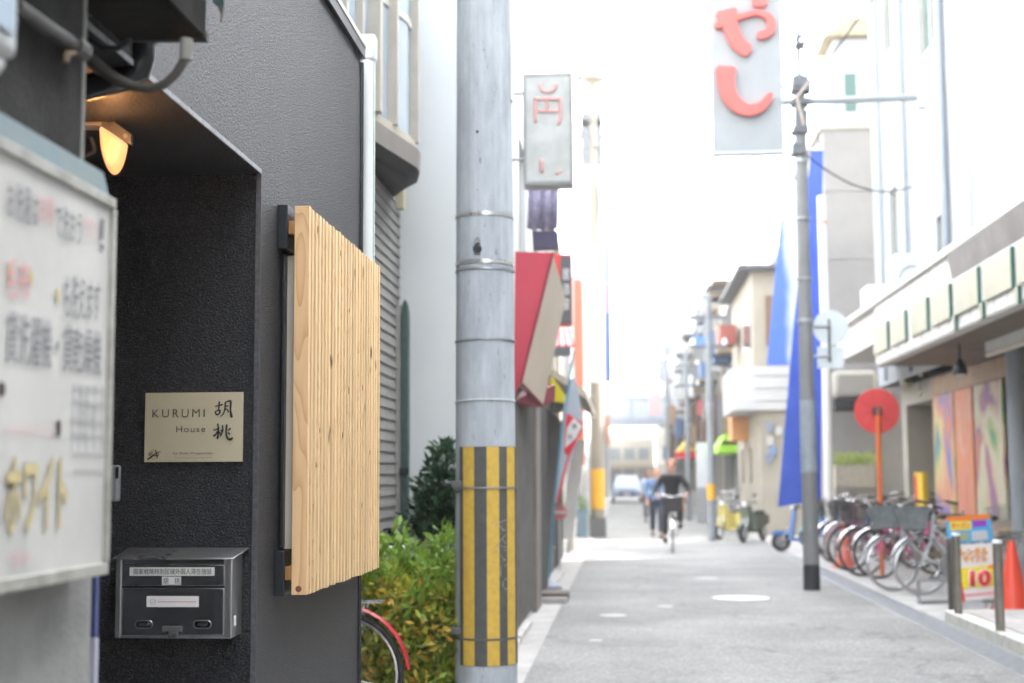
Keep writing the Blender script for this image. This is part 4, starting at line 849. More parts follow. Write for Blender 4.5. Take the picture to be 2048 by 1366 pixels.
# rows: x of front wheel near the drain, bikes point to the street (-X) and a bit towards the camera
def parked(px, py, label, paint, rot=205, **k):
    q = aZ(px, py); d = Vector((math.cos(R(rot)), math.sin(R(rot)), 0)); c0 = Vector((q.x, q.y, 0)) - d * .56
    return bicycle(label, (c0.x, c0.y, 0), R(rot), paint, **k)
parked(1846, 1190, 'silver bicycle with grey covered basket, nearest of the row by the rack', PB['silver'], 186, tyre=TYREG, basket='solid', basket_m=GRB)
parked(1788, 1182, 'white framed bicycle with large pale tyres and a grey covered basket, second of the row', PB['white'], 188, tyre=TYREG, basket='solid', basket_m=GRB)
parked(1757, 1158, 'pink bicycle with black tyres, third in the row from the rack', PB['pink'], 194, basket=None)
parked(1726, 1153, 'black bicycle with chrome fenders in the middle of the row', PB['black'], 196, basket_m=PB['black'])
parked(1700, 1142, 'wine red bicycle with wire basket behind the black one', PB['wine'], 197, fend=PB['wine'], basket_m=PB['black'])
parked(1690, 1134, 'purple bicycle in the far half of the row', PB['purple'], 198, tyre=TYREG, basket=None)
parked(1672, 1126, 'silver bicycle with a black basket near the white post', PB['silver'], 206, basket_m=PB['black'])
parked(1668, 1114, 'blue bicycle at the far end of the row beside the white post', PB['blue'], 206, fend=PB['blue'], basket_m=PB['black'])
for q, c_, lb in (((1905, 1128), 'black', 'black bicycle in the second row behind the sign stand'), ((1955, 1140), 'pink', 'pink bicycle parked behind the advertising stand'), ((1830, 1112), 'black', 'black bicycle in the second row before the shop doorway'), ((1768, 1100), 'wine', 'dark red bicycle in the second row under the red round sign')):
    parked(*q, lb, PB[c_], 205, basket_m=PB['black'])
parked(2030, 1178, 'grey bicycle with pale tyre at the right edge behind the orange cone', PB['silver'], 190, tyre=TYREG, saddle=SADD)
parked(1992, 1150, 'black bicycle with a mustard yellow saddle cover behind the advertising stand', PB['black'], 100, saddle=flat('mustard_cover', (.62, .34, .02), .6), basket_m=PB['black'])
bicycle('silver bicycle leaning by the far house wall on the right', (2.95, 37.5, 0), R(250), PB['silver'], tyre=TYREG)
bicycle('red fendered bicycle whose rear wheel shows between the black wall and the hedge', (-2.02, 7.5, 0), R(180), PB['red'], tyre=TYRE, fend=flat('wine_red_fender', (.45, .02, .05), .25), group='bicycle by the hedge', lean=.04)
rf = thing('rear_reflector', 'dark reflector lamp on the red rear fender beside the black wall', 'reflector', (-1.29, 7.46, .6))
p = aY(770, 1232, 7.42); MB().lathe((0, 0, 0), [(.024, 0), (.024, .03), (.014, .05)], 12).build('lens', flat('dark_red_lens', (.20, .02, .03), .2), rf).location = (p.x + 1.29, 7.42 - 7.46, p.z - .6)
for q, c_, lb, r_ in (((1800, 1090), 'black', 'black bicycle turned askew behind the grey covered baskets', 230), ((1870, 1118), 'purple', 'purple bicycle wedged between the white one and the stand', 222), ((1730, 1085), 'black', 'black bicycle deep in the second row below the planter', 216), ((1936, 1120), 'wine', 'wine red bicycle near the mural panels behind the stand', 232), ((1850, 1086), 'black', 'black bicycle standing against the mural frame', 240)):
    parked(*q, lb, PB[c_], r_, basket_m=PB['black'], tyre=TYREG if c_ == 'silver' else TYRE)
for k, (px, py, c_, lb) in enumerate(((1690, 1010, (.03, .03, .035), 'black bag lying in a far bicycle basket'), (1822, 1028, (.10, .11, .12), 'dark grey bag in the basket of the white bicycle'))):
    q = aX(px, py, 3.55 if k else 3.6); t_ = thing('bag', lb, 'bag', tuple(q)); MB().ball(q, (.13, .12, .10), 12, 8).build('bag_body', flat('bag_%d' % k, c_, .7), t_); MB().ring((q.x, q.y, q.z + .09), .05, .008, n=14).build('handle', flat('bag_%d' % k, c_, .7), t_)
rk = thing('bike_rack', 'low grey steel tube bike rack at the near end of the bicycles', 'bike rack', (3.5, 16.2, 0))
a, b_ = aZ(1838, 1208), aZ(1990, 1205)
for q in (a, b_, (a + b_) / 2): MB().tube([(q.x, q.y, 0), (q.x, q.y, .25)], .02, 8).build('upright', GALV, rk)
MB().tube([(a.x, a.y, .02), (b_.x, b_.y, .02)], .022, 8).build('rail', GALV, rk); MB().tube([(a.x, a.y, .25), (b_.x, b_.y, .25)], .016, 8).build('rail', GALV, rk)

# ------------------------------------------------------------------ right hand shop
RXU = 4.6; RXL = 5.0
w_ = [(20.6, 21.7, 7.7, 9.3), (23.85, 24.5, 8.6, 10.0), (23.8, 24.45, 5.0, 6.2), (20.35, 20.9, 4.35, 5.1), (14.5, 15.8, 9.5, 10.8)]
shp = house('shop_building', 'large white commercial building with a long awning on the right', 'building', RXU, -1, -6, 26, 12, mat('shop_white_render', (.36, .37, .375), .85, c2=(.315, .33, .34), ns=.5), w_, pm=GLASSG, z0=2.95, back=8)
low = facade_mesh(RXL, -1, -6, 26, 0, 2.948, [(23.2, 25.6, 0.02, 2.6)], depth=1.2, back=7).build('ground_floor_wall', CREAMW, shp)
for y, r_ in ((20.05, .05), (22.8, .035), (24.95, .03)): MB().cyl((RXU - .06, y, 3.0), (RXU - .06, y, 12), r_, n=12).build('rain_pipe', flat('blue_grey_pipe', (.26, .30, .34), .5), shp)
j_ = MB()
for y in (9.5, 12.6, 15.7, 18.8): j_.box(RXU - .012, RXU - .002, y, y + .03, 3.0, 12)
j_.build('wall_joint', flat('joint_grey', (.26, .28, .29), .6), shp)
dw = MB().box(RXL + .9, RXL + 1.1, 23.25, 25.55, .02, 2.55).build('doorway_back', BROWNW, shp)
MB().box(RXL + .82, RXL + .89, 24.3, 25.3, .03, 1.75).build('inner_door', mat('pale_brown_door', (.28, .24, .20), .6), shp)
MB().box(RXL - .02, RXL + .10, 23.02, 23.18, 0, 2.9).build('door_post', CREAMW, shp)
# awning: fascia, soffit, blocks
AF = 3.6
aw = thing('shop_awning', 'long white clad awning with cream letter blocks along the right hand shop', 'awning', (4.2, 14, 2.9))
MB().box(AF, AF + .12, 6, 20.5, 2.90, 3.76).build('fascia', CLADW, aw)
MB().box(AF + .05, RXU - .001, 20.5, 24.5, 3.28, 3.76).build('fascia_extension', CLADW, aw)
MB().box(AF - .05, RXU - .001, 5.9, 24.55, 3.765, 3.85).build('awning_top', CLADW, aw, bevel=.01)
for k in range(12): MB().box(AF + .125, RXL - .01, 6 + k * 1.21, 6 + k * 1.21 + 1.2, 2.92, 2.945).build('soffit_board', BROWNW, aw)
for k in range(30): y = 6.3 + k * .48; MB().box(AF - .004, AF - .0005, y, y + .008, 2.92, 3.75).build('panel_joint', flat('joint_grey', (.26, .28, .29), .6), aw)
MB().box(AF - .006, AF - .001, 6, 20.5, 2.905, 2.93).build('bottom_trim', flat('dark_trim', (.2, .19, .17), .5), aw)
MB().prism([(AF - .05, 6, 3.76), (AF - .001, 6, 3.48), (AF - .001, 6, 3.76)], (0, 9.7, 0)).build('sloping_flashing', mat('grey_flashing', (.24, .22, .21), .6, ns=2), aw)
for pxa, pxb, pt, pb in ((1752, 1780, 655, 703), (1787, 1816, 628, 684), (1828, 1860, 600, 663), (1868, 1906, 572, 643), (1914, 1963, 540, 615), (1974, 2031, 500, 587), (2044, 2110, 470, 556)):
    a, b_ = aX(pxa, pb, AF), aX(pxb, pb, AF); zt2 = aX(pxb, pt, AF).z; zb2 = b_.z
    zb2 = max(zb2, 3.05); hb_ = MB().box(AF - .035, AF - .001, b_.y, a.y, 3.07, 3.44).build('letter_block', PANELC, aw, bevel=.004)
    MB().box(AF - .037, AF - .002, b_.y - .02, b_.y - .001, 3.06, 3.45).build('block_return', GREENE, hb_)
for px, py, h in ((1915, 645, 30), (1970, 620, 32), (2042, 590, 30)):
    q = aX(px, py, AF); MB().box(AF - .03, AF - .001, q.y, q.y + .12, q.z - .08, q.z + .08).build('small_letter_block', PANELC, aw, bevel=.003)
    MB().box(AF - .032, AF - .002, q.y - .02, q.y - .001, q.z - .085, q.z + .085).build('block_return', GREENE, aw)
tl = thing('tube_light', 'cream fluorescent light tube fixed under the awning at the right edge', 'light', (4.1, 13.5, 2.8))
a, b_ = aX(1975, 682, 4.3), aX(2100, 632, 4.3); MB().tube([(4.3, a.y, 2.78), (4.3, b_.y - .4, 2.78)], .035, 10).build('tube', flat('cream_tube', (.75, .70, .60), .4), tl); MB().box(4.26, 4.34, b_.y - .35, a.y - .04, 2.815, 2.918).build('fitting', WHITEP, tl)
for px, py, lb, nm in ((1920, 735, 'black spotlight hanging under the awning before the murals', 'spotlight'),):
    q = aX(px, py, 4.0); sp_ = thing(nm, lb, 'lamp', tuple(q))
    MB().lathe((q.x, q.y, q.z - .08), [(.085, 0), (.09, .02), (.07, .1), (.035, .16), (.02, .19)], 16).build('lamp_shade', BLACKM, sp_); MB().cyl((q.x, q.y, q.z + .1), (q.x, q.y, 2.92), .012, n=8).build('stem', BLACKM, sp_); MB().ball((q.x, q.y, q.z - .07), .05).build('bulb', WHITE, sp_)
for px, py, r_, lb in ((1812, 766, .1, 'cream round lantern in the shop doorway under the awning'), (1843, 748, .04, 'small white bulb beside the round lantern'), (1841, 788, .035, 'lowest small white bulb beside the murals')):
    q = aX(px, py, 4.7); sp_ = thing('hanging_lamp', lb, 'lamp', tuple(q)); MB().ball(q, (r_, r_, r_ * (1 if r_ > .05 else 1.4)), 14, 10).build('shade', flat('cream_lantern', (.55, .5, .38), .5), sp_); MB().cyl((q.x, q.y, q.z + r_ * .8), (q.x, q.y, 2.92), .008, n=6).build('cord', BLACKM, sp_)
# murals
MUR = [('mural_blue', [(.04, .07, .35), (.10, .30, .22), (.60, .50, .12), (.60, .42, .26), (.65, .25, .08), (.10, .18, .50), (.6, .2, .1)], 1.5, 3, aX(1908, 800, 4.88).y, aX(1869, 800, 4.88).y), ('mural_red', [(.60, .14, .09), (.62, .26, .18), (.65, .22, .08), (.62, .36, .28)], 2.0, 9, aX(1946, 800, 4.88).y, aX(1911, 800, 4.88).y), ('mural_white', [(.06, .30, .14), (.36, .42, .14), (.55, .52, .34), (.56, .54, .40), (.55, .38, .22), (.25, .10, .28), (.55, .16, .06)], 1.3, 5, aX(2007, 800, 4.88).y, aX(1950, 800, 4.88).y)]
mw = thing('mural_frame', 'pale timber frame that holds the painted panels on the shop wall', 'frame', (4.95, 20, .8)); TIM = mat('pale_timber', (.45, .31, .18), .6, c2=(.38, .26, .15), ns=4)
MB().box(4.90, 4.995, 17.8, 23.0, 2.62, 2.9).build('top_rail', TIM, mw); MB().box(4.90, 4.995, 17.8, 23.0, .55, .78).build('bottom_rail', TIM, mw)
for y in (17.8, 22.85): MB().box(4.90, 4.995, y, y + .15, .78, 2.62).build('side_post', TIM, mw)
for nm, cols, s_, sd_, y0, y1 in MUR:
    lb = {'mural_blue': 'tall abstract painting in blue, yellow and green, left of the three on the shop wall', 'mural_red': 'tall salmon red abstract painting between the blue and the white ones', 'mural_white': 'tall pale green and white abstract painting with a purple patch'}[nm]
    tag(MB().box(4.86, 4.898, y0, y1, .80, 2.60).build('painted_panel', mat_mural(nm, cols, s_, sd_)), lb, 'painting')
q = aX(2034, 860, 4.75); cp = thing('grey_column', 'thick blue grey round column at the right edge of the shop front', 'column', (4.75, q.y, 0)); MB().cyl((4.75, q.y, 0), (4.75, q.y, 2.92), .105, n=20).build('column_shaft', flat('blue_grey_column', (.36, .39, .43), .5), cp); MB().cyl((4.75, q.y, 0), (4.75, q.y, .15), .13, n=20).build('base', GALV, cp)
q = aX(1848, 980, 4.95); ys_ = thing('doorway_notice', 'yellow and red notice board standing in the shop doorway', 'sign', (4.9, q.y, 1.0)); MB().box(4.86, 4.94, q.y - .35, q.y + .35, .85, 1.42).build('board', flat('notice_yellow', (.75, .50, .02), .5), ys_); MB().box(4.852, 4.859, q.y + .10, q.y + .3, .9, 1.38).build('red_strip', RED, ys_)
MB().tube([(4.9, q.y, 0), (4.9, q.y, .85)], .02, 6).build('leg', GALV, ys_)
# things on top of the awning
def simple(name, label, cat, parts, loc, group=None):
    r_ = thing(name, label, cat, loc, group)
    for nm, m, mbf in parts: mb = MB(); mbf(mb); mb.build(nm, m, r_)
    return r_
LG = flat('pale_grey_case', (.58, .62, .64), .5)
simple('air_conditioner', 'pale grey outdoor unit on top of the awning beside the low window', 'air conditioner', [('case', LG, lambda m: m.box(3.95, 4.35, 20.6, 21.4, 3.86, 4.55)), ('fan_grille', flat('grille', (.3, .32, .33), .5), lambda m: m.ring((4.15, 20.59, 4.2), .16, .012, n=20))], (4.1, 21, 3.86))
simple('air_conditioner', 'white outdoor unit farther along the awning top', 'air conditioner', [('case', WHITEP, lambda m: m.box(3.95, 4.3, 23.0, 23.7, 3.86, 4.42)), ('fan_grille', flat('grille', (.3, .32, .33), .5), lambda m: m.ring((4.12, 22.99, 4.15), .14, .012, n=20))], (4.1, 23, 3.86))
# bollards
for (px, py), lb in (((2001, 1265), 'steel bollard at the right, nearest one, in front of the cone'), ((1917, 1230), 'steel bollard at the left side of the advertising stand'), ((1899, 1226), 'dark bollard just behind the one left of the advertising stand')):
    q = aZ(px, py, .085); dk = py == 1226
    b0 = thing('bollard', lb, 'bollard', (q.x, q.y, .085), 'bollards at the pavement corner'); m_ = mat('bollard_steel', (.30, .28, .25), .35, metal=.8, ns=6) if not dk else mat('dark_bollard', (.12, .11, .10), .45, metal=.5)
    if py == 1226: q = q + Vector((.14, .5, 0)); b0.location = (q.x, q.y, 0)
    z = b0.location.z
    MB().cyl((q.x, q.y, z), (q.x, q.y, z + .72), .038, n=18).build('post', m_, b0); MB().cyl((q.x, q.y, z + .721), (q.x, q.y, z + .75), .040, .034, n=18).build('cap', WHITEP if not dk else m_, b0)
cn = aZ(2028, 1222, 0); cone = thing('traffic_cone', 'orange red traffic cone at the right edge by the bollard', 'traffic cone', (cn.x, cn.y, 0))
MB().lathe((cn.x, cn.y, .03), [(.16, 0), (.15, .02), (.035, .66), (.03, .67)], 24).build('cone_body', CONE, cone); MB().box(cn.x - .19, cn.x + .19, cn.y - .19, cn.y + .19, 0, .028).build('base', CONE, cone, bevel=.01)
cn2 = aZ(1690, 1135, 0); cone = thing('traffic_cone', 'faded orange cone standing among the bicycle wheels', 'traffic cone', (cn2.x, cn2.y, 0))
MB().lathe((cn2.x, cn2.y, .03), [(.14, 0), (.13, .02), (.035, .6), (.03, .61)], 20).build('cone_body', flat('faded_cone', (.75, .16, .10), .5), cone); MB().box(cn2.x - .17, cn2.x + .17, cn2.y - .17, cn2.y + .17, 0, .028).build('base', flat('faded_cone', (.75, .16, .10), .5), cone)
# advertising stand
AY_ = 14.9
ad = thing('advertising_stand', 'bright folding advertising stand with a big red 10 beside the bollards', 'signboard', tuple(aZ(1945, 1215)))
def q2(px, py, d=0): return aY(px, py, AY_ - d)
def sheet(name, m, pts, d, par=ad, th=.004): MB().prism([q2(x, y, d) for x, y in pts], (0, th, 0)).build(name, m, par)
sheet('upper_panel', flat('ad_sky_blue', (.06, .42, .80), .4), [(1899, 1088), (1986, 1082), (1979, 1032), (1893, 1038)], 0, th=.05)
sheet('orange_header', flat('ad_orange', (.85, .22, .02), .4), [(1893, 1043), (1980, 1038), (1978, 1028), (1892, 1034)], .006)
sheet('yellow_field', flat('ad_yellow', (.85, .65, .08), .4), [(1901, 1062), (1943, 1059), (1942, 1041), (1899, 1043)], .006)
sheet('purple_field', flat('ad_purple', (.30, .05, .50), .4), [(1946, 1054), (1974, 1052), (1972, 1040), (1944, 1042)], .006)
sheet('photo_field', flat('ad_photo_green', (.35, .42, .28), .5), [(1911, 1083), (1938, 1081), (1937, 1064), (1911, 1066)], .006); sheet('photo_field', flat('ad_photo_grey', (.55, .56, .58), .5), [(1944, 1082), (1977, 1079), (1974, 1060), (1943, 1063)], .006)
sheet('lower_panel', flat('ad_white', (.80, .78, .76), .4), [(1925, 1203), (1995, 1196), (1984, 1086), (1914, 1090)], 0, th=.05)
sheet('yellow_field', flat('ad_yellow2', (.88, .70, .03), .4), [(1922, 1178), (1993, 1172), (1989, 1130), (1918, 1137)], .006)
sheet('red_edge', flat('ad_red', (.80, .04, .05), .4), [(1925, 1204), (1931, 1203), (1924, 1165), (1919, 1166)], .009); sheet('red_corner', flat('ad_orange', (.85, .22, .02), .4), [(1976, 1137), (1990, 1136), (1988, 1128), (1976, 1131)], .009)
sheet('pink_line', flat('ad_pink', (.80, .35, .40), .4), [(1930, 1193), (1994, 1187), (1993, 1183), (1929, 1189)], .009)
def adt(s, m, x0, y0, x1, y1, off=0, d=.012): a, b_ = q2(x0, y1, d), q2(x1, y0, d); text(s, m, ad, a, (b_.x - a.x, 0, (b_.z - a.z) * .0 + .01), (0, 0, b_.z - a.z), offset=off)
adt('レンタル', flat('ad_orange_ink', (.85, .32, .01), .4), 1921, 1096, 1976, 1112, .05); adt('サイクル', flat('ad_orange_ink', (.85, .32, .01), .4), 1927, 1111, 1974, 1126, .05)
adt('10', WHITE, 1938, 1139, 1983, 1175, .09, .011); adt('10', flat('ad_red', (.80, .04, .05), .4), 1940, 1141, 1981, 1173, .05, .014)
adt('オープン', RED, 1903, 1046, 1940, 1057, .03)
for x in (1912, 1985): a = q2(x, 1190, -.02); MB().tube([(a.x, AY_ + .03, 0.0), (a.x, AY_ + .03, a.z)], .012, 6).build('leg', GALV, ad)
for x in (1935, 1992): a = q2(x, 1190, -.02); MB().tube([(a.x, AY_ + .45, 0.0), (a.x, AY_ + .08, 1.0)], .012, 6).build('leg', GALV, ad)
sheet('weight_box', LG, [(1926, 1222), (1965, 1222), (1965, 1200), (1926, 1202)], -.02, th=.25)

# red round sign seen from behind, on an orange pole
RY = 19.7; q = aY(1754, 822, RY); rs = thing('round_red_sign', 'red round sign disc on an orange post behind the bicycles', 'sign', (q.x, RY, 0))
mb = MB().lathe((0, 0, 0), [(.302, 0), (.306, .006), (.29, .012)], 36); mb.v = [(q.x + x, RY + z, q.z + y) for x, y, z in mb.v]; mb.build('disc', flat('disc_red', (.70, .06, .06), .5), rs)
mb = MB()
for k in range(8): t = k * math.pi / 4 + .2; mb.tube([(q.x + .06 * math.cos(t), RY - .004, q.z + .06 * math.sin(t)), (q.x + .28 * math.cos(t), RY - .004, q.z + .28 * math.sin(t))], .006, 5)
mb.build('rib', flat('disc_rib', (.55, .05, .05), .5), rs)
MB().box(q.x - .06, q.x + .05, RY - .07, RY - .01, q.z - .055, q.z + .055).build('clamp', flat('dark_clamp', (.05, .05, .06), .5), rs, bevel=.006)
MB().cyl((q.x, RY - .04, 0), (q.x, RY - .04, q.z + .05), .032, n=12).build('post', ORANGE, rs); MB().cyl((q.x, RY - .04, .95), (q.x, RY - .04, 1.0), .038, n=12).build('collar', BLACKM, rs)

# ------------------------------------------------------------------ right steel pole with arm, sign backs
q = aZ(1624, 1180); gx, gy = q.x, q.y
gp = thing('grey_steel_pole', 'tapering grey steel pole on the right with a dark painted foot', 'utility pole', (gx, gy, 0))
STP = mat('grey_pole_paint', (.21, .215, .22), .5, ns=3, na=.15)
def gz(py): return aY(1620, py, gy).z
MB().lathe((gx, gy, 0), [(.102, .0), (.098, gz(1130))], 20).build('black_foot', flat('pole_black_foot', (.03, .03, .035), .6), gp)
MB().lathe((gx, gy, gz(1129)), [(.098, 0), (.070, gz(150) - gz(1129))], 20).build('shaft', STP, gp)
MB().lathe((gx, gy, gz(945)), [(.100, 0), (.094, gz(800) - gz(945))], 20).build('pale_sleeve', mat('pale_sleeve', (.30, .34, .38), .45, ns=5), gp)
MB().cyl((gx, gy, gz(150)), (gx, gy, gz(52)), .026, n=8).build('top_rod', mat('dark_fitting', (.13, .14, .155), .5, ns=9), gp)
for py, h, w in ((90, .06, .09), (75, .04, .05), (168, .22, .14), (205, .12, .16), (240, .3, .11), (262, .12, .14), (300, .2, .12), (180, .1, .17)):
    z = gz(py); dx = random.uniform(-.03, .03); w *= .72; h *= .7; MB().box(gx + dx - w, gx + dx + w * .9, gy - .12, gy + .12, z - h / 2, z + h / 2).build('pole_fitting', mat('dark_fitting', (.13, .14, .155), .5, ns=9), gp, bevel=.01)
za = gz(203); x0, x1 = aY(1556, 203, gy).x, aY(1842, 203, gy).x
MB().tube([(x0, gy, za), (gx, gy, za), (x1, gy, za + .02)], [.04, .045, .045], 12).build('cross_arm', flat('pale_arm', (.30, .33, .35), .4), gp); MB().box(x1 - .05, x1 + .06, gy - .08, gy + .08, za - .12, za + .1).build('arm_bracket', LG, gp)
MB().tube([(gx + .03, gy - .12, gz(255)), (gx - .05, gy - .14, gz(200)), (gx + .12, gy - .12, gz(165))], .02, 6).build('brace', flat('pale_brown_brace', (.42, .36, .32), .5), gp)
for py, h in ((325, .05), (440, .03), (645, .05), (560, .03)): MB().cyl((gx, gy, gz(py)), (gx, gy, gz(py) + h), .098 if py > 400 else .09, n=18).build('band', GALV, gp)
q = aY(1661, 655, gy); tsn = thing('traffic_sign', 'round pale traffic sign seen from behind, fixed to the grey steel pole', 'traffic sign', (q.x, gy, q.z))
PALE = flat('pale_sign_back', (.60, .66, .69), .4)
mb = MB().lathe((0, 0, 0), [(.215, 0), (.215, .005)], 32); mb.v = [(q.x + x, gy + z, q.z + y) for x, y, z in mb.v]; mb.build('round_plate', PALE, tsn)
MB().box(q.x - .17, q.x + .15, gy, gy + .005, q.z - .50, q.z - .235).build('lower_plate', PALE, tsn); MB().tube([(gx, gy, q.z + .02), (q.x, gy - .02, q.z + .02)], .016, 6).build('bracket', GALV, tsn)
MB().tube([(q.x - .02, gy - .015, q.z + .1), (q.x - .02, gy - .015, q.z - .42)], .014, 6).build('mount_bar', flat('dark_clamp', (.05, .05, .06), .5), tsn)
MB().tube([(gx, gy, q.z - .35), (q.x, gy - .02, q.z - .35)], .012, 6).build('bracket', GALV, tsn)
q = aY(1659, 1000, 24.0); wpst = thing('white_post', 'tall white round post beside the blue banner', 'post', (q.x, 24, 0)); MB().cyl((q.x, 24, 0), (q.x, 24, aY(1650, 392, 24).z), .07, n=14).build('post', WHITE, wpst); MB().cyl((q.x, 24, 5.6), (q.x, 24, 5.64), .078, n=14).build('orange_band', ORANGE, wpst)

# hanging shop sign with red raised letters
HY = 14.0
hs = thing('hanging_sign', 'white hanging shop sign with large red raised hiragana letters', 'sign', tuple(aY(1490, 300, HY)))
a, b_ = aY(1427, 303, HY), aY(1557, -160, HY)
SGW = flat('sign_white_panel', (.355, .38, .395), .5)
MB().box(a.x, b_.x, HY, HY + .12, a.z, b_.z).build('panel', SGW, hs, bevel=.004); MB().box(a.x - .006, b_.x + .006, HY - .006, HY + .126, a.z - .03, a.z - .001).build('bottom_edge', LG, hs)
RL = [([(1430, 54), (1450, 45), (1478, 35), (1512, 26), (1536, 34), (1543, 50), (1536, 66), (1514, 73)], [6, 7, 5, 5, 7, 8, 8, 7]), ([(1452, 20), (1460, 52), (1474, 84), (1499, 106)], [24, 15, 14, 12]), ([(1518, -40), (1519, -8), (1520, 14)], [12, 15, 14]),
      ([(1452, 134), (1452, 165), (1462, 198), (1490, 220), (1522, 214), (1543, 188)], [22, 17, 15, 12, 9, 6])]
def thick(o, t): 
    for m_ in o.modifiers: m_.thickness = t; m_.offset = 0
thick(strokes(RL, REDP, hs, lambda u, v: aY(u, v, HY - .03), 'raised_letter', .004), .05)
for p_ in [o for o in hs.children if o.name.startswith('raised')][0].data.polygons: p_.use_smooth = False
b3 = aY(1450, -160, HY); MB().box(b_.x - .5, RXU - .01, HY + .04, HY + .10, b_.z + .02, b_.z + .08).build('support_arm', GALV, hs); MB().box(b_.x - .5, RXU - .01, HY + .04, HY + .10, b_.z - .9, b_.z - .84).build('support_arm', GALV, hs) if False else None
# yen sign
ZY = 12.0
zs_ = thing('yen_sign', 'weathered white box sign with faded pink yen lettering on the white building', 'sign', tuple(aY(1095, 372, ZY)))
a, b_ = aY(1047, 371, ZY), aY(1144, 144, ZY)
MB().box(a.x, b_.x, ZY, ZY + .22, a.z, b_.z).build('case', mat('yen_sign_frame', (.30, .31, .30), .5, ns=8), zs_, bevel=.008)
a2, b2_ = aY(1053, 364, ZY - .01), aY(1138, 153, ZY - .01)
MB().box(a2.x, b2_.x, ZY - .006, ZY - .0005, a2.z, b2_.z).build('face_panel', mat('weathered_sign_face', (.46, .475, .47), .4, c2=(.34, .35, .33), ns=3.2), zs_, bevel=.01)
PK = flat('faded_neon_pink', (.60, .33, .31), .5)
for st_ in ([([(1079, 166), (1082, 178), (1095, 184), (1108, 179), (1112, 166)], [3] * 5), ([(1071, 246), (1071, 202), (1075, 198), (1116, 198), (1120, 203), (1120, 240), (1114, 247)], [3.4] * 7), ([(1074, 222), (1118, 222)], [3, 3]), ([(1094, 198), (1094, 222)], [3, 3]), ([(1083, 318), (1083, 346)], [4, 4]), ([(1112, 348), (1124, 340)], [4, 2])]): thick(strokes([st_], PK, zs_, lambda u, v: aY(u, v, ZY - .012), 'neon_stroke'), .008)
MB().tube([(LX, ZY + .1, a.z + .25), (a.x + .01, ZY + .1, a.z + .25)], .015, 6).build('bracket', GALV, zs_); MB().tube([(LX, ZY + .1, b_.z - .15), (a.x + .01, ZY + .1, b_.z - .15)], .015, 6).build('bracket', GALV, zs_)
MB().tube([aY(1100, 145, ZY + .1), aY(1101, -40, ZY + .1)], .006, 6).build('hanging_rod', flat('rusty_rod_orange', (.5, .28, .08), .6), zs_); MB().tube([aY(1081, 145, ZY + .1), aY(1081, 118, ZY + .1)], .006, 6).build('lifting_lug', GALV, zs_)
# hanging cloth under it
hc = thing('hanging_cloth', 'lilac checked cloth hung out to dry under the yen sign', 'laundry', tuple(aY(1090, 380, 13)))
mb = MB(); n = 10
for i in range(n):
    x0_, x1_ = 1056 + i * 6.2, 1056 + (i + 1) * 6.2; dy0, dy1 = .03 * math.sin(i * 1.7), .03 * math.sin((i + 1) * 1.7)
    mb.add([aY(x0_, 378, 13 + dy0), aY(x1_, 378, 13 + dy1), aY(x1_ - 2, 458 + (i % 3) * 2, 13 + dy1), aY(x0_ - 2, 458 + (i % 3) * 2, 13 + dy0)], [(0, 1, 2, 3)])
CK = mat('lilac_check', (.42, .38, .50), .8, c2=(.24, .24, .36), ns=26); o = mb.build('cloth', CK, hc); sm2 = o.modifiers.new('t', 'SOLIDIFY'); sm2.thickness = .01
mb = MB().prism([aY(1064, 462, 13), aY(1115, 462, 13), aY(1118, 494, 13), (aY(1066, 498, 13))], (0, .15, 0)); mb.build('dark_bundle', flat('dark_bundle', (.10, .09, .15), .8), hc)
MB().tube([aY(1048, 377, 13), aY(1124, 377, 13)], .008, 6).build('drying_rail', GALV, hc)

# red and cream awning on the left, with dark sign behind
ra = thing('red_awning', 'faded red and cream shop awning jutting from the white building beyond the pole', 'awning', (-.7, 12.5, 2))
def RA(px, py, Y): return aY(px, py, Y)
mb = MB().hull([RA(1030, 503, 12.0), RA(1104, 505, 12.0), RA(1044, 764, 12.0), RA(1027, 792, 12.0)], [RA(1030, 503, 12.06), RA(1104, 505, 12.06), RA(1044, 764, 12.06), RA(1027, 792, 12.06)]); mb.build('end_cloth', REDC, ra)
mb = MB().hull([RA(1106, 507, 12.0), RA(1131, 600, 13.2), RA(1086, 812, 13.2), RA(1040, 762, 12.0)], [RA(1106, 507, 12.0) + Vector((-.05, .08, 0)), RA(1131, 600, 13.2) + Vector((-.05, .08, 0)), RA(1086, 812, 13.2) + Vector((-.05, .08, 0)), RA(1040, 762, 12.0) + Vector((-.05, .08, 0))]); mb.build('front_cloth', CREAMC, ra)
mb = MB().tube([RA(1106, 505, 11.98), RA(1042, 764, 11.98), RA(1086, 812, 13.18)], .012, 6); mb.build('frame_tube', flat('dark_red_tube', (.25, .03, .05), .5), ra)
mb = MB().prism([RA(1030, 800, 12.1), RA(1085, 815, 13.2), RA(1110, 800, 13.6), RA(1110, 770, 13.6)], (-.3, .1, 0)); mb.build('underside', flat('dark_red_tube', (.25, .03, .05), .5), ra)
rs2 = thing('red_black_sign', 'red and black projecting sign with white lettering behind the red awning', 'sign', tuple(aY(1125, 650, 15)))
a, b_ = aY(1102, 650, 15), aY(1143, 508, 15); MB().box(a.x, b_.x, 15, 15.2, a.z, b_.z).build('case', flat('bright_red_sign', (.75, .06, .05), .4), rs2); a, b_ = aY(1122, 648, 14.98), aY(1142, 512, 14.98); MB().box(a.x, b_.x, 14.985, 14.998, a.z, b_.z).build('dark_face', flat('dark_sign_face', (.10, .10, .11), .4), rs2)
for k, c_ in enumerate('居酒屋'): a = aY(1125, 560 + k * 30, 14.97); text(c_, WHITE, rs2, a, (.075, 0, 0), (0, 0, .12))
MB().box(LX, aY(1102, 600, 15).x, 15.05, 15.1, a.z + .1, a.z + .15).build('bracket', GALV, rs2)
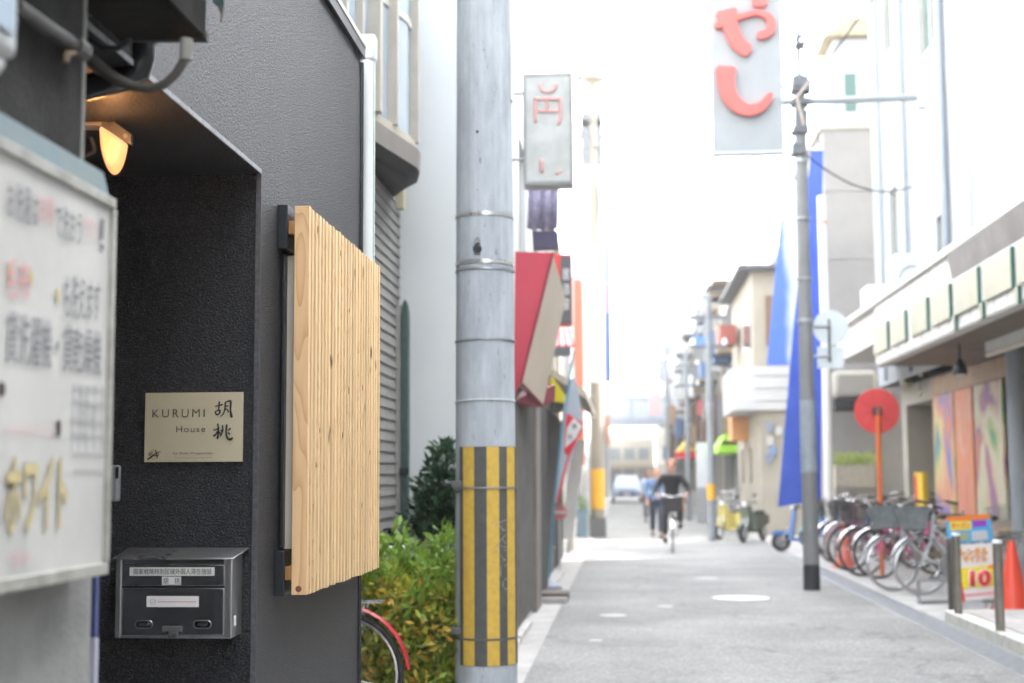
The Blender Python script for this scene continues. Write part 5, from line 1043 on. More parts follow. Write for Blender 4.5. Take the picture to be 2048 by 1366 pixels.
sa = thing('striped_awning', 'small red striped awning with a dark name board under the red and black sign', 'awning', (-.8, 17, 2.9))
for k in range(6):
    a = aY(1108 + k * 7, 690, 17); b_ = aY(1115 + k * 7, 690, 17); c0 = aY(1112 + k * 4, 650, 17.6); d0 = aY(1116 + k * 4, 650, 17.6); MB().hull([a, b_, d0, c0], [Vector(v_) + Vector((0, 0, -.03)) for v_ in (a, b_, d0, c0)]).build('cloth_stripe', RED if k % 2 else flat('pale_red_stripe', (.75, .40, .38), .7), sa)
a, b_ = aY(1104, 712, 16.9), aY(1142, 694, 16.9); MB().box(a.x, b_.x, 16.9, 16.98, a.z, b_.z).build('name_board', flat('dark_board_grey', (.12, .13, .14), .5), sa)
sb_ = thing('yellow_awning', 'small mustard yellow awning corner low behind the red awning', 'awning', (-.8, 14, 2.1))
MB().prism([aY(1104, 752, 14.5), aY(1131, 790, 14.5), aY(1128, 806, 14.5), aY(1106, 802, 14.5)], (-.05, .4, 0)).build('cloth', flat('mustard_cloth', (.60, .50, .02), .7), sb_); MB().prism([aY(1106, 803, 14.5), aY(1128, 807, 14.5), aY(1126, 822, 14.5), aY(1106, 818, 14.5)], (-.05, .4, 0)).build('dark_valance', DARKIN, sb_)

# nobori banner leaning on the left, blue pole in a grey base
nbq = aZ(1097, 1178); nb_ = thing('nobori_banner', 'leaning red, white and grey advertising banner on a blue pole with a grey base', 'banner', (nbq.x, nbq.y, 0))
NY = nbq.y
def Nn(px, py, dy=0): return aY(px, py, NY + dy)
MB().lathe((nbq.x, NY, 0), [(.17, 0), (.16, .04), (.06, .11), (.03, .13)], 20).build('base', flat('blue_grey_base', (.22, .24, .29), .5), nb_)
MB().tube([Nn(1097, 1170), Nn(1104, 1050), Nn(1126, 840), Nn(1148, 700)], .014, 8).build('pole', flat('teal_blue_pole', (.10, .30, .42), .4), nb_)
def nsheet(name, m, pts, dy=0): o = MB().prism([Nn(x, y, dy) for x, y in pts], (0, .006, 0)).build(name, m, nb_)
nsheet('cloth', flat('banner_grey', (.42, .48, .54), .7), [(1108, 1008), (1113, 1008), (1130, 940), (1150, 900), (1167, 850), (1160, 800), (1150, 752), (1140, 760), (1122, 850), (1116, 930)])
nsheet('red_field', flat('banner_red', (.72, .04, .06), .7), [(1133, 826), (1166, 846), (1164, 862), (1138, 914), (1128, 905), (1130, 860)], -.01)
nsheet('red_tail', flat('banner_red', (.72, .04, .06), .7), [(1112, 1004), (1124, 955), (1136, 910), (1142, 900), (1128, 960), (1116, 1006)], -.012)
nsheet('white_field', WHITE, [(1134, 856), (1148, 836), (1164, 852), (1152, 876), (1130, 896)], -.02)
for k, (x, y) in enumerate(((1145, 860), (1136, 882))): a = Nn(x, y, -.03); text('米大'[k], INK, nb_, a, (.07, 0, .02), (-.02, 0, .08), offset=.01)
rd = thing('round_stand_sign', 'small round red and white sign on a stand by the blue banner pole', 'sign', (aY(1120, 1025, 21).x, 21, 0)); q = aY(1119, 1025, 21)
mb = MB().lathe((0, 0, 0), [(.11, 0), (.11, .02)], 24); mb.v = [(q.x + x, 21 + z, q.z + y) for x, y, z in mb.v]; mb.build('disc', flat('disc_pink', (.75, .22, .22), .5), rd); MB().box(q.x - .09, q.x + .09, 20.99, 20.998, q.z - .02, q.z + .02).build('white_bar', WHITE, rd); MB().cyl((q.x, 21.01, 0), (q.x, 21.01, q.z - .1), .012, n=6).build('post', WHITE, rd)

# potted plants and clutter on the left
LFP = mat_leaf('pot_leaf', [(.05, .16, .03), (.12, .26, .05), (.20, .33, .08)])
def pot(px, py, hgt, label, potc, lm_=LFP, r=.13):
    q = aZ(px, py); rt = thing('potted_plant', label, 'plant', (q.x, q.y, 0), 'potted plants along the left'); MB().lathe((q.x, q.y, 0), [(r * .7, 0), (r, .24), (r * 1.08, .26), (r * .9, .26)], 16).build('pot', potc, rt)
    leaves('foliage', lm_, rt, [((q.x, q.y, .26 + hgt * .5), (r * 1.3, r * 1.3, hgt * .5))], 420, .06); MB().tube([(q.x, q.y, .2), (q.x, q.y, .3 + hgt * .6)], .012, 5).build('stem', flat('hedge_stem', (.12, .08, .05), .8), rt)
TERR = flat('terracotta', (.40, .16, .08), .7)
pot(1137, 1088, .35, 'plant with red flowers in a white pot before the beige pole', WHITE, mat_leaf('red_flower', [(.10, .22, .05), (.6, .05, .06), (.7, .5, .45)])); pot(1163, 1072, .7, 'tall leafy plant in a terracotta pot beside the beige pole', TERR); pot(1118, 1108, 1.1, 'tall pale plant behind the blue banner pole', WHITE, mat_leaf('pale_leaf', [(.45, .50, .30), (.55, .55, .45), (.3, .4, .2)]), .16)
pot(1152, 1062, .45, 'low bushy plant farther down the left pavement', TERR); pot(1046, 1180, .4, 'ground level green plant beside the shutter near the pole', TERR)
cb = thing('white_stand_sign', 'tall white leaning board between the banner and the beige pole', 'signboard', (-.9, 24, 0)); MB().prism([aY(1122, 1078, 24), aY(1146, 1078, 24), aY(1170, 880, 24), aY(1146, 880, 24)], (0, .05, 0)).build('board', WHITE, cb)
mb = thing('doorstep_box', 'low dark wooden planter box between gutter and shutter', 'box', (-1.0, 15.9, 0)); a = aZ(1050, 1205); b_ = aZ(1115, 1210); MB().box(a.x, b_.x + .1, a.y, a.y + .5, 0, .1).build('box', mat('dark_plank', (.16, .13, .11), .8), mb); MB().box(a.x, b_.x + .1, a.y - .12, a.y - .01, 0, .06).build('front_ledge', CONC_L, mb)

# ------------------------------------------------------------------ left side beyond
def wins(y0, y1, zs_, n, w, h): return [(y0 + (y1 - y0) * (k + .5) / n - w / 2, y0 + (y1 - y0) * (k + .5) / n + w / 2, z, z + h) for k in range(n) for z in zs_]
l1 = house('cream_shop_house', 'low cream shop house on the left beyond the red awning', 'building', -1.05, 1, 17.6, 24.6, 5.0, CREAMW, wins(17.8, 24.4, (3.0,), 3, .9, 1.1), parapet=.15)
MB().box(-1.047, -1.01, 18.2, 23.8, .05, 2.3).build('shop_opening', DARKIN, l1); MB().prism([(-1.045, 18, 2.75), (-.45, 18, 2.35), (-.45, 18, 2.45), (-1.045, 18, 2.85)], (0, 5.9, 0)).build('canopy', CREAMC, l1)
l2 = house('beige_house', 'beige rendered house on the left beside the far utility pole', 'building', -1.1, 1, 30.5, 42, 5.6, BEIGEW, wins(31, 41.6, (.9, 3.3), 4, 1.2, 1.1), parapet=.15)
l3 = house('white_house', 'white two storey house farther down the left side', 'building', -1.15, 1, 42.3, 58, 6.4, WHITEW2, wins(43, 57, (.9, 3.6), 5, 1.4, 1.2), parapet=.15)
l4 = house('grey_house_far', 'grey house at the far left end of the street', 'building', -1.3, 1, 58.4, 92, 7.5, GREYW, wins(60, 90, (.9, 3.6), 7, 1.6, 1.2), parapet=.2)
rb = thing('red_vertical_banner', 'narrow salmon red vertical banner on the left row of houses', 'banner', (-1.0, 24.8, 2)); a, b_ = aY(1151, 930, 24.8), aY(1165, 560, 24.8); MB().box(a.x, b_.x, 24.8, 24.84, a.z, b_.z).build('cloth', flat('salmon_banner', (.68, .22, .15), .7), rb); MB().tube([(a.x - .02, 24.82, 0), (a.x - .02, 24.82, b_.z)], .02, 6).build('pole', WHITE, rb)
vs = thing('white_vertical_sign', 'tall white vertical sign with faint grey characters and a blue edge', 'sign', (-.5, 26, 3)); a, b_ = aY(1163, 764, 26), aY(1209, 490, 26)
MB().box(a.x, b_.x, 26, 26.2, a.z, b_.z).build('panel', flat('sign_bright_white', (.82, .82, .82), .4), vs)
c0 = aY(1219, 490, 26).x; zz = b_.z - a.z
for nm, c_, t0, t1 in (('edge_cyan', (.20, .62, .85), .72, 1), ('edge_violet', (.42, .25, .80), .5, .72), ('edge_blue', (.08, .16, .75), 0, .5)): MB().box(b_.x + .001, c0, 25.99, 26.21, a.z + zz * t0 + .001, a.z + zz * t1).build('edge_strip', flat(nm, c_, .4), vs)
for k, ch in enumerate('ロ円ハターナル'): q = aY(1180, 540 + k * 33, 25.98); text(ch, flat('pale_grey_letter', (.45, .46, .47), .5), vs, q, (.13, 0, 0), (0, 0, .19 if ch != 'ー' else .03))
MB().box(-1.1, a.x, 26.05, 26.15, 4.0, 4.08).build('bracket', GALV, vs); MB().box(-1.1, a.x, 26.05, 26.15, 5.0, 5.08).build('bracket', GALV, vs)
MB().tube([(-1.02, 26.1, 0), (-1.02, 26.1, 5.1)], .04, 8).build('post', GALV, vs)

def far_pole(px, py, w, toppx, label, m, fit=True, marker=(.72, .36, .02), mtop=None, mbot=None):
    q = aZ(px, py); r_ = w / F * q.y / 2; zt3 = aY(px, toppx, q.y).z; t = thing('utility_pole', label, 'utility pole', (q.x, q.y, 0)); MB().lathe((q.x, q.y, 0), [(r_, 0), (r_ * .72, zt3)], 18).build('shaft', m, t)
    if mtop: z0, z1 = aY(px, mbot, q.y).z, aY(px, mtop, q.y).z; MB().lathe((q.x, q.y, z0), [(r_ * 1.03, 0), (r_ * 1.03, z1 - z0)], 18).build('marker_sheet', flat('amber_marker', marker, .5), t)
    for k in range(2): z = zt3 * (.90 - k * .12); MB().box(q.x - .4, q.x + .4, q.y - .04, q.y + .04, z, z + .08).build('cross_arm', mat('dark_fitting', (.13, .14, .155), .5, ns=9), t); [MB().lathe((q.x + d, q.y, z + .08), [(.05, 0), (.06, .06), (.03, .14)], 8).build('insulator', WHITE, t) for d in (-.35, .35)]
    MB().cyl((q.x, q.y, zt3 * .55), (q.x, q.y, zt3 * .55 + .04), r_ * 1.05, n=14).build('band', GALV, t)
    return t, q
BP = mat('beige_pole', (.24, .215, .17), .7, ns=2, na=.12)
t, q = far_pole(1196, 1074, 28, 60, 'tall beige utility pole with transformer and amber marker on the left side', BP, mtop=938, mbot=1018)
MB().box(q.x - .19, q.x + .19, q.y - .19, q.y + .19, 0, .45).build('dark_foot', flat('grey_foot', (.13, .13, .13), .7), t)
a, b_ = aY(1206, 422, q.y), aY(1241, 352, q.y); MB().lathe(((a.x + b_.x) / 2, q.y, a.z), [((b_.x - a.x) / 2 * .95, 0), ((b_.x - a.x) / 2, .05), ((b_.x - a.x) / 2, b_.z - a.z - .05), ((b_.x - a.x) / 2 * .8, b_.z - a.z)], 18).build('transformer', flat('transformer_grey', (.26, .29, .30), .5), t)
MB().lathe((q.x, q.y, aY(1185, 168, q.y).z), [(.12, 0), (.32, .1), (.2, .5), (.1, .7)], 12).build('pole_cap', BP, t)
for py in (300, 255, 270, 330): z = aY(1185, py, q.y).z; MB().box(q.x - .3, q.x + .2, q.y - .1, q.y + .1, z, z + .35).build('pole_fitting', mat('dark_fitting', (.13, .14, .155), .5, ns=9), t)
t, q = far_pole(1424, 1082, 16, 590, 'pale utility pole with an amber marker on the right beside the scooters', mat('pale_pole', (.26, .28, .30), .7), mtop=968, mbot=1000)
t, q = far_pole(1338, 1022, 12, 640, 'slim far utility pole on the right near the walkers', mat('pale_pole', (.26, .28, .30), .7))
far_pole(1378, 1040, 11, 700, 'thin far utility pole beside the yellow awning', mat('pale_pole', (.26, .28, .30), .7))

# ------------------------------------------------------------------ right side beyond
gt = house('concrete_block_building', 'grey beige concrete building with panel joints beyond the white shop', 'building', 3.9, -1, 27.2, 31.9, 8.0, BEIGEW, wins(27.4, 28.8, (4.0,), 1, .7, 1.2), z0=0, parapet=.12)
mb = MB()
for z in (2.9, 4.2, 5.5, 6.8): mb.box(3.92, 8, 27.185, 27.198, z, z + .03)
mb.build('panel_joint', flat('joint_beige', (.36, .34, .31), .7), gt)
wt = thing('rooftop_room', 'white rooftop room with a green window above the concrete block building', 'building', (5, 29, 8.2)); MB().box(4.2, 8, 27.6, 28.8, 8.14, 9.9).build('wall', WHITEW2, wt); MB().box(4.4, 4.62, 27.58, 27.598, 8.45, 9.2).build('window', GLASSG, wt); MB().prism([(4.0, 27.4, 9.92), (8, 27.4, 9.92), (8, 27.4, 10.4), (4.5, 27.4, 10.25)], (0, 1.5, 0)).build('roof', mat('tan_roof', (.40, .33, .22), .7), wt)
pbx = thing('planter_wall', 'cream lattice planter with green plants on the wall behind the far bicycles', 'planter', (4.4, 26.6, 1.2)); a, b_ = aY(1668, 975, 26.6), aY(1745, 930, 26.6)
MB().box(a.x, b_.x, 26.4, 26.8, a.z, b_.z).build('planter_box', mat('cream_lattice', (.52, .47, .36), .7, c2=(.38, .34, .25), ns=26), pbx); leaves('foliage', mat_leaf('yellow_green', [(.22, .33, .04), (.35, .42, .08), (.4, .45, .12)]), pbx, [(((a.x + b_.x) / 2 + d, 26.6, b_.z + .1), (.22, .2, .12)) for d in (-.28, 0, .28)], 700, .06)
MB().box(a.x, b_.x, 26.45, 26.9, 0, a.z - .002).build('low_wall', CREAMW, pbx)
tkb = thing('blind_box', 'cream roller blind box tucked under the awning end', 'blind', (4.3, 26.9, 2)); q = aY(1705, 770, 26.7); MB().box(q.x - .36, q.x + .42, 26.5, 26.9, q.z - .26, q.z + .26).build('case', flat('tank_cream', (.36, .34, .28), .6), tkb, bevel=.09); MB().box(q.x - .36, q.x + .42, 26.5, 26.9, q.z - .48, q.z - .27).build('stand', DARKIN, tkb)
#tkb = thing('storage_tank', 'cream bulging tank tucked under the awning end', 'tank', (4.3, 26.9, 2)); q = aY(1700, 770, 26.7); MB().ball(q, (.34, .3, .28), 18, 12).build('tank_shell', flat('tank_cream', (.36, .34, .28), .6), tkb); MB().box(q.x - .5, q.x + .5, 26.5, 26.9, q.z - .48, q.z - .27).build('stand', DARKIN, tkb)

# blue banners
def bann(name, label, pts, Y, m, th=.02):
    t_ = thing(name, label, 'banner', tuple(aY(pts[0][0], pts[0][1], Y))); MB().prism([aY(x, y, Y) for x, y in pts], (0, th, 0)).build('cloth', m, t_); MB().tube([aY(pts[0][0], pts[0][1], Y), aY(pts[-1][0], pts[-1][1], Y)], .02, 6).build('edge_rope', WHITE, t_); return t_
bann('blue_banner', 'huge royal blue cloth banner stretched from roof to pavement behind the grey steel pole', [(1646, 299), (1643, 1000), (1556, 1014), (1588, 640), (1622, 299)], 25.4, BLUEC)
GB = bpy.data.materials.new('blue_white_banner'); GB.use_nodes = True; N, L, b = nodes(GB); tc = N.new('ShaderNodeTexCoord'); se = N.new('ShaderNodeSeparateXYZ'); L.new(tc.outputs['Generated'], se.inputs[0]); cr = N.new('ShaderNodeValToRGB'); e = cr.color_ramp.elements; e[0].color = (.07, .16, .55, 1); e[1].color = (.75, .80, .85, 1); e[0].position = .55; e[1].position = .9
ns_ = N.new('ShaderNodeTexNoise'); ns_.inputs['Scale'].default_value = 1.2; L.new(tc.outputs['Object'], ns_.inputs['Vector']); ma = N.new('ShaderNodeMath'); ma.operation = 'MULTIPLY_ADD'; ma.inputs[1].default_value = .5; L.new(ns_.outputs[0], ma.inputs[0]); sb2 = N.new('ShaderNodeMath'); sb2.operation = 'SUBTRACT'; sb2.inputs[1].default_value = .2; L.new(se.outputs[0], sb2.inputs[0]); L.new(sb2.outputs[0], ma.inputs[2]); L.new(ma.outputs[0], cr.inputs[0]); L.new(cr.outputs[0], b.inputs['Base Color'])
bann('blue_white_banner', 'blue banner shading to white hung behind the large blue one', [(1600, 385), (1590, 729), (1534, 731), (1560, 440)], 30.5, GB)
# blue covered scooters
def scooter(label, loc, rot, paint, group='scooters parked on the right'):
    r_ = thing('scooter', label, 'scooter', loc, group); r_.rotation_euler = (.08, 0, rot); r_.scale = (.82,) * 3
    for x in (.60, -.60):
        w = bpart('wheel', 'scwheel', r_, CHROME, lambda mb: mb.cyl((0, -.05, 0), (0, .05, 0), .13, n=16)); w.location = (x, 0, .22); bpart('tyre', 'sctyre', w, BLACKR, lambda mb: mb.ring((0, 0, 0), .175, .045, n=24, m=8))
    bpart('body', 'scbody', r_, paint, lambda mb: (mb.hull([(-.80, -.14, .45), (-.1, -.16, .30), (-.1, .16, .30), (-.80, .14, .45)], [(-.85, -.12, .68), (-.12, -.13, .70), (-.12, .13, .70), (-.85, .12, .68)]), mb.hull([(-.12, -.15, .24), (.34, -.15, .24), (.34, .15, .24), (-.12, .15, .24)], [(-.12, -.15, .30), (.36, -.15, .30), (.36, .15, .30), (-.12, .15, .30)]), mb.hull([(.34, -.19, .26), (.42, -.12, .26), (.42, .12, .26), (.34, .19, .26)], [(.26, -.16, .90), (.34, -.10, .92), (.34, .10, .92), (.26, .16, .90)])))
    bpart('seat', 'scseat', r_, SADD, lambda mb: (mb.ball((-.48, 0, .74), (.36, .13, .07), 16, 8))); bpart('handlebar', 'scbar', r_, BLACKM, lambda mb: (mb.tube([(.18, -.30, 1.0), (.28, 0, .98), (.18, .30, 1.0)], .016, 8), mb.tube([(.28, 0, .9), (.28, 0, 1.0)], .04, 8)))
    bpart('front_fender', 'scfend', r_, paint, lambda mb: mb.hull([(.40, -.06, .38), (.84, -.06, .36), (.84, .06, .36), (.40, .06, .38)], [(.46, -.05, .47), (.74, -.05, .46), (.74, .05, .46), (.46, .05, .47)])); bpart('headlight', 'sclight', r_, WHITE, lambda mb: mb.ball((.34, 0, .96), (.05, .07, .06), 10, 8))
    for s_ in (-1, 1): bpart('mirror', 'scmir%d' % s_, r_, BLACKM, lambda mb: (mb.ball((.24, .26 * s_, 1.18), (.015, .06, .04), 8, 6), mb.tube([(.24, .22 * s_, 1.0), (.24, .25 * s_, 1.16)], .006, 5)))
    bpart('fork', 'scfork', r_, CHROME, lambda mb: [mb.tube([(.36, .06 * s_, .62), (.60, .065 * s_, .22)], .014, 6) for s_ in (-1, 1)]); return r_
q = aZ(1575, 1106); scooter('bright blue scooter parked at the foot of the blue banner', (q.x + .42, q.y + .4, 0), R(165), flat('scooter_blue', (.05, .16, .42), .35))
q = aZ(1600, 1100); scooter('teal blue scooter beside the bright blue one behind the steel pole', (q.x + .75, q.y + 1.1, 0), R(155), flat('scooter_teal', (.20, .42, .50), .35))
q = aZ(1462, 1078); scooter('yellow scooter loaded in front of the white house', (q.x, q.y, 0), R(235), flat('scooter_yellow', (.40, .33, .08), .4))
q = aZ(1495, 1082); scooter('dark scooter with green top box beside the yellow one', (q.x + .1, q.y - .3, 0), R(240), flat('scooter_olive', (.05, .065, .035), .4))
# row of houses on the right
def deco(root, X, side, y0, y1, h):
    rr = random.Random(int(y0 * 10)); cols = [flat('deco_grey', (.15, .16, .17), .6), flat('deco_tan', (.24, .18, .11), .7), flat('deco_white', (.45, .45, .44), .6), flat('deco_blue', (.08, .15, .30), .6), flat('deco_brown', (.11, .065, .04), .7)]
    n = 4
    for k in range(n):
        y = y0 + .4 + (y1 - y0 - 2) * k / n; z = rr.choice((2.5, 2.6, 4.9, 5.0)); w = rr.uniform(1.2, 2.0); d = rr.uniform(.35, .75)
        xs = sorted((X + side * .003, X + side * d)); MB().box(*xs, y, y + w, z, z + rr.uniform(.5, .9)).build('balcony', rr.choice(cols), root)
        xs = sorted((X + side * .003, X + side * (d + .1))); MB().box(*xs, y - .1, y + w + .1, z + 2.05, z + 2.13).build('eave', cols[rr.choice((0, 1, 4))], root)
        y2 = y + rr.uniform(.5, 1.5); xs = sorted((X + side * .1, X + side * .42)); MB().box(*xs, y2, y2 + .12, rr.uniform(2.2, 2.8), rr.uniform(3.4, 4.6)).build('sign_panel', rr.choice(cols[1:]), root)
    for k in range(3): y = y0 + (y1 - y0) * (k + .3) / 3; MB().cyl((X + side * .06, y, 0), (X + side * .06, y, h), .04, n=8).build('rain_pipe', cols[0], root)
    xs = sorted((X + side * .003, X + side * .5)); MB().box(*xs, y0 + .2, y1 - .3, 2.3, 2.42).build('shop_canopy', cols[rr.choice((1, 2, 3))], root)
    for k in range(2): y = y0 + 1 + k * 2.5; xs = sorted((X + side * .05, X + side * .4)); MB().box(*xs, y, y + .7, .1, .75).build('outdoor_unit', cols[2], root)
    MB().cyl((X - side * .8, y0 + 1.5, h), (X - side * .8, y0 + 1.5, h + 1.6), .02, n=5).build('aerial', cols[0], root)
    return root
h1 = house('white_gable_house', 'white plain house wall between the scooters and the blue banner', 'building', 3.25, -1, 34.0, 41, 3.1, CREAMW, wins(35.5, 40.5, (1.2,), 2, .9, .9))
wbx = thing('white_balcony', 'projecting white panelled balcony over the cream house on the right', 'balcony', (3.6, 35, 3.1)); a, b_ = aY(1494, 820, 33.8), aY(1584, 732, 33.8)
MB().box(a.x - .3, 6, 33.8, 37.5, a.z, b_.z).build('parapet_panel', mat('balcony_white', (.46, .465, .46), .8, c2=(.42, .425, .425), ns=1), wbx); MB().box(a.x + .2, 6, 34.0, 40.5, b_.z + .002, b_.z + 2.3).build('upper_wall', mat('tan_render', (.34, .31, .25), .8, c2=(.29, .26, .21), ns=1), wbx)
MB().box(a.x - .15, 6, 33.7, 40.7, b_.z + 2.302, b_.z + 2.42).build('dark_eave', flat('dark_tile', (.06, .065, .075), .6), wbx)
MB().box(a.x + .5, a.x + 1.3, 33.96, 33.998, b_.z + .5, b_.z + 1.7).build('window', flat('brown_blind', (.16, .10, .06), .6), wbx)
MB().box(a.x + .17, a.x + .198, 34.6, 36.4, b_.z + .5, b_.z + 1.7).build('window', GLASS, wbx); MB().box(a.x - .35, a.x + .1, 37.6, 39.0, b_.z + .9, b_.z + 1.4).build('box_sign', flat('dull_red_sign', (.30, .08, .06), .6), wbx)
for k in range(3): MB().box(a.x + .2, 6, 33.785, 33.798, a.z + .2 + k * .3, a.z + .22 + k * .3).build('clapboard_joint', flat('joint_grey', (.26, .28, .29), .6), wbx)
ob = thing('orange_awning', 'orange box awning under the white balcony', 'awning', (3.0, 38, 2.4)); a, b_ = aY(1480, 882, 38), aY(1515, 818, 38); MB().box(a.x - .25, b_.x + .3, 37.4, 38.6, a.z, b_.z).build('cloth', flat('orange_cloth', (.72, .36, .14), .7), ob)
ga = thing('green_awning', 'bright lime green awning beyond the orange one', 'awning', (2.9, 41, 2)); a, b_ = aY(1434, 906, 41.5), aY(1497, 868, 41.5); MB().prism([(a.x, 41.5, a.z), (b_.x + .2, 41.5, a.z), (b_.x + .2, 41.5, b_.z), (a.x + .25, 41.5, b_.z)], (0, 3, 0)).build('cloth', flat('lime_cloth', (.34, .68, .04), .7), ga)
ya = thing('yellow_far_awning', 'yellow and cream awning on the far right beyond the pale pole', 'awning', (2.9, 55, 2.5)); a, b_ = aY(1356, 902, 55), aY(1396, 856, 55); MB().prism([(a.x, 55, a.z), (b_.x, 55, a.z), (b_.x, 55, b_.z)], (0, 4, 0)).build('cloth', flat('yellow_cloth', (.80, .58, .08), .7), ya); a = aY(1350, 912, 54); MB().box(a.x, a.x + .9, 54.0, 54.2, a.z - .1, a.z + .15).build('red_valance', RED, ya)
nt = thing('notice_wall', 'posted notices on the cream wall below the white balcony', 'notice board', (3.2, 33.9, 1.5)); 
for k, (x, y) in enumerate(((1534, 862), (1534, 890), (1540, 910), (1532, 925), (1552, 870))): a = aY(x, y, 33.9); MB().box(a.x, a.x + .14, 33.9, 33.93, a.z, a.z + .2).build('notice', flat('notice_%d' % (k % 3), [(.2, .25, .35), (.5, .5, .48), (.15, .25, .45)][k % 3], .6), nt)
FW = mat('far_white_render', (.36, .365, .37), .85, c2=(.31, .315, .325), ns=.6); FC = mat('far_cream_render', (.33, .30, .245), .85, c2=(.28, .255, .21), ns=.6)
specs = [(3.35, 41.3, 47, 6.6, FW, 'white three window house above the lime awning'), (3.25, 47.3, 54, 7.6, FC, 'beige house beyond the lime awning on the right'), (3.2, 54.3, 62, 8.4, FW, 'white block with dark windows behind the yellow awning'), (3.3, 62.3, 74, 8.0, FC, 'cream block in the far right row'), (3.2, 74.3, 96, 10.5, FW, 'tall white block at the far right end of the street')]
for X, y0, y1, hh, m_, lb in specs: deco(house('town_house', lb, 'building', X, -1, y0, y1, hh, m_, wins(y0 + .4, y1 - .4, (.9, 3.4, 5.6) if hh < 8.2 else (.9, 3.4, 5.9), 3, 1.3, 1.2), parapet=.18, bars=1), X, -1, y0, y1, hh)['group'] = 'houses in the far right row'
house('grey_eave_house', 'house with a dark eave and beige front above the white balcony', 'building', 4.3, -1, 33.7, 40.8, 7.4, BEIGEW, wins(34.2, 40, (4.6,), 2, 1, 1.1), parapet=.2)
bs_ = thing('blue_shop_sign', 'small blue sign box high on the far right row', 'sign', (2.9, 52, 6)); a, b_ = aY(1385, 690, 52), aY(1412, 672, 52); MB().box(a.x, b_.x + .3, 52, 52.2, a.z, b_.z).build('case', flat('sign_blue', (.10, .25, .70), .5), bs_)
for k, (px, py, w_2, h_2, Y, c_, lb) in enumerate(((1378, 770, 14, 40, 50, (.75, .76, .76), 'white projecting sign on the far right row'), (1310, 800, 22, 60, 66, (.72, .45, .45), 'faded pink hanging sign far down on the right'), (1400, 815, 10, 28, 46, (.45, .10, .10), 'dark red projecting sign beside the pale pole'), (1405, 930, 22, 90, 44, (.72, .76, .80), 'pale blue upright sign beside the pale pole'), (1362, 1010, 12, 34, 48, (.55, .22, .05), 'brown standing sign behind the cyclist'))):
    a, b_ = aY(px - w_2 / 2, py + h_2 / 2, Y), aY(px + w_2 / 2, py - h_2 / 2, Y); t_ = thing('shop_sign', lb, 'sign', tuple(a), 'signs on the far right row'); MB().box(a.x, b_.x, Y, Y + .15, a.z, b_.z).build('panel', flat('shop_sign_%d' % k, c_, .5), t_)
    if k < 3: MB().tube([(b_.x, Y + .07, (a.z + b_.z) / 2), (3.4, Y + .07, (a.z + b_.z) / 2)], .03, 6).build('bracket', GALV, t_)
    else: MB().box(a.x - .01, b_.x + .01, Y - .01, Y + .16, 0, max(.05, a.z - .002)).build('foot', GALV, t_)
# overhead footbridge at the far end and things behind
fb = thing('footbridge', 'pale blue grey covered footbridge crossing the far end of the street', 'bridge', (1, 96, 3)); a, b_ = aY(1205, 850, 96), aY(1335, 795, 96)
MB().box(-4, 6, 96, 99, a.z, b_.z).build('deck', mat('bridge_blue_grey', (.34, .38, .43), .6), fb); MB().box(-4, 6, 95.9, 96, b_.z + .002, b_.z + .12).build('rail', GALV, fb)
for x in (-1.2, 3.2): MB().cyl((x, 97.5, 0), (x, 97.5, a.z), .3, n=14).build('pier', CONC, fb)
for k in range(7): x = -3.5 + k * 1.4; MB().box(x, x + 1.2, 95.93, 95.99, a.z + .4, b_.z - .3).build('panel', mat('bridge_panel', (.45, .49, .53), .5), fb)
house('far_left_block', 'pale block seen beyond the footbridge on the left', 'building', -1.4, 1, 104, 150, 9, WHITEW2, wins(106, 148, (1, 4), 6, 3, 1.5)); house('far_right_block', 'pale block seen beyond the footbridge on the right', 'building', 3.4, -1, 104, 150, 9, CREAMW, wins(106, 148, (1, 4), 6, 3, 1.5))

house('street_end_house', 'pale two storey house closing the street beyond the footbridge', 'building', 3.3, 1, 152, 153, 6, FW, (), back=7)
eh = thing('end_shop', 'pale shop front with dark openings at the very end of the street', 'building', (.5, 151, 0))
MB().box(-3.2, 3.2, 150.4, 151.9, 0, 5.4).build('wall', FC, eh)
for k in range(4): MB().box(-2.9 + k * 1.5, -1.8 + k * 1.5, 150.32, 150.398, .1 if k % 2 else 1.0, 2.3).build('opening', flat('dim_opening', (.10, .09, .08), .6), eh); MB().box(-2.9 + k * 1.5, -1.8 + k * 1.5, 150.32, 150.398, 3.3, 4.5).build('window', GLASS, eh)
MB().box(-3.2, 3.2, 149.6, 150.3, 2.5, 2.75).build('canopy', flat('deco_tan', (.24, .18, .11), .7), eh)
for k, (px, py, w_2, h_2, Y, c_, lb) in enumerate(((1322, 742, 14, 44, 80, (.30, .32, .36), 'grey blue sign high near the footbridge end'), (1345, 830, 10, 40, 62, (.34, .20, .10), 'tan upright sign above the cyclist'), (1334, 700, 20, 22, 74, (.20, .24, .30), 'dark square sign near the far right roofs'), (1215, 860, 10, 60, 70, (.40, .18, .10), 'narrow brown sign on the far left row'))):
    a, b_ = aY(px - w_2 / 2, py + h_2 / 2, Y), aY(px + w_2 / 2, py - h_2 / 2, Y); t_ = thing('shop_sign', lb, 'sign', tuple(a), 'signs near the street end'); MB().box(a.x, b_.x, Y, Y + .15, a.z, b_.z).build('panel', flat('end_sign_%d' % k, c_, .5), t_)
    xw = 3.3 if k < 3 else -1.25; xs = sorted((xw, b_.x if k < 3 else a.x)); MB().box(xs[0], xs[1], Y + .05, Y + .1, (a.z + b_.z) / 2 - .03, (a.z + b_.z) / 2 + .03).build('bracket', GALV, t_)
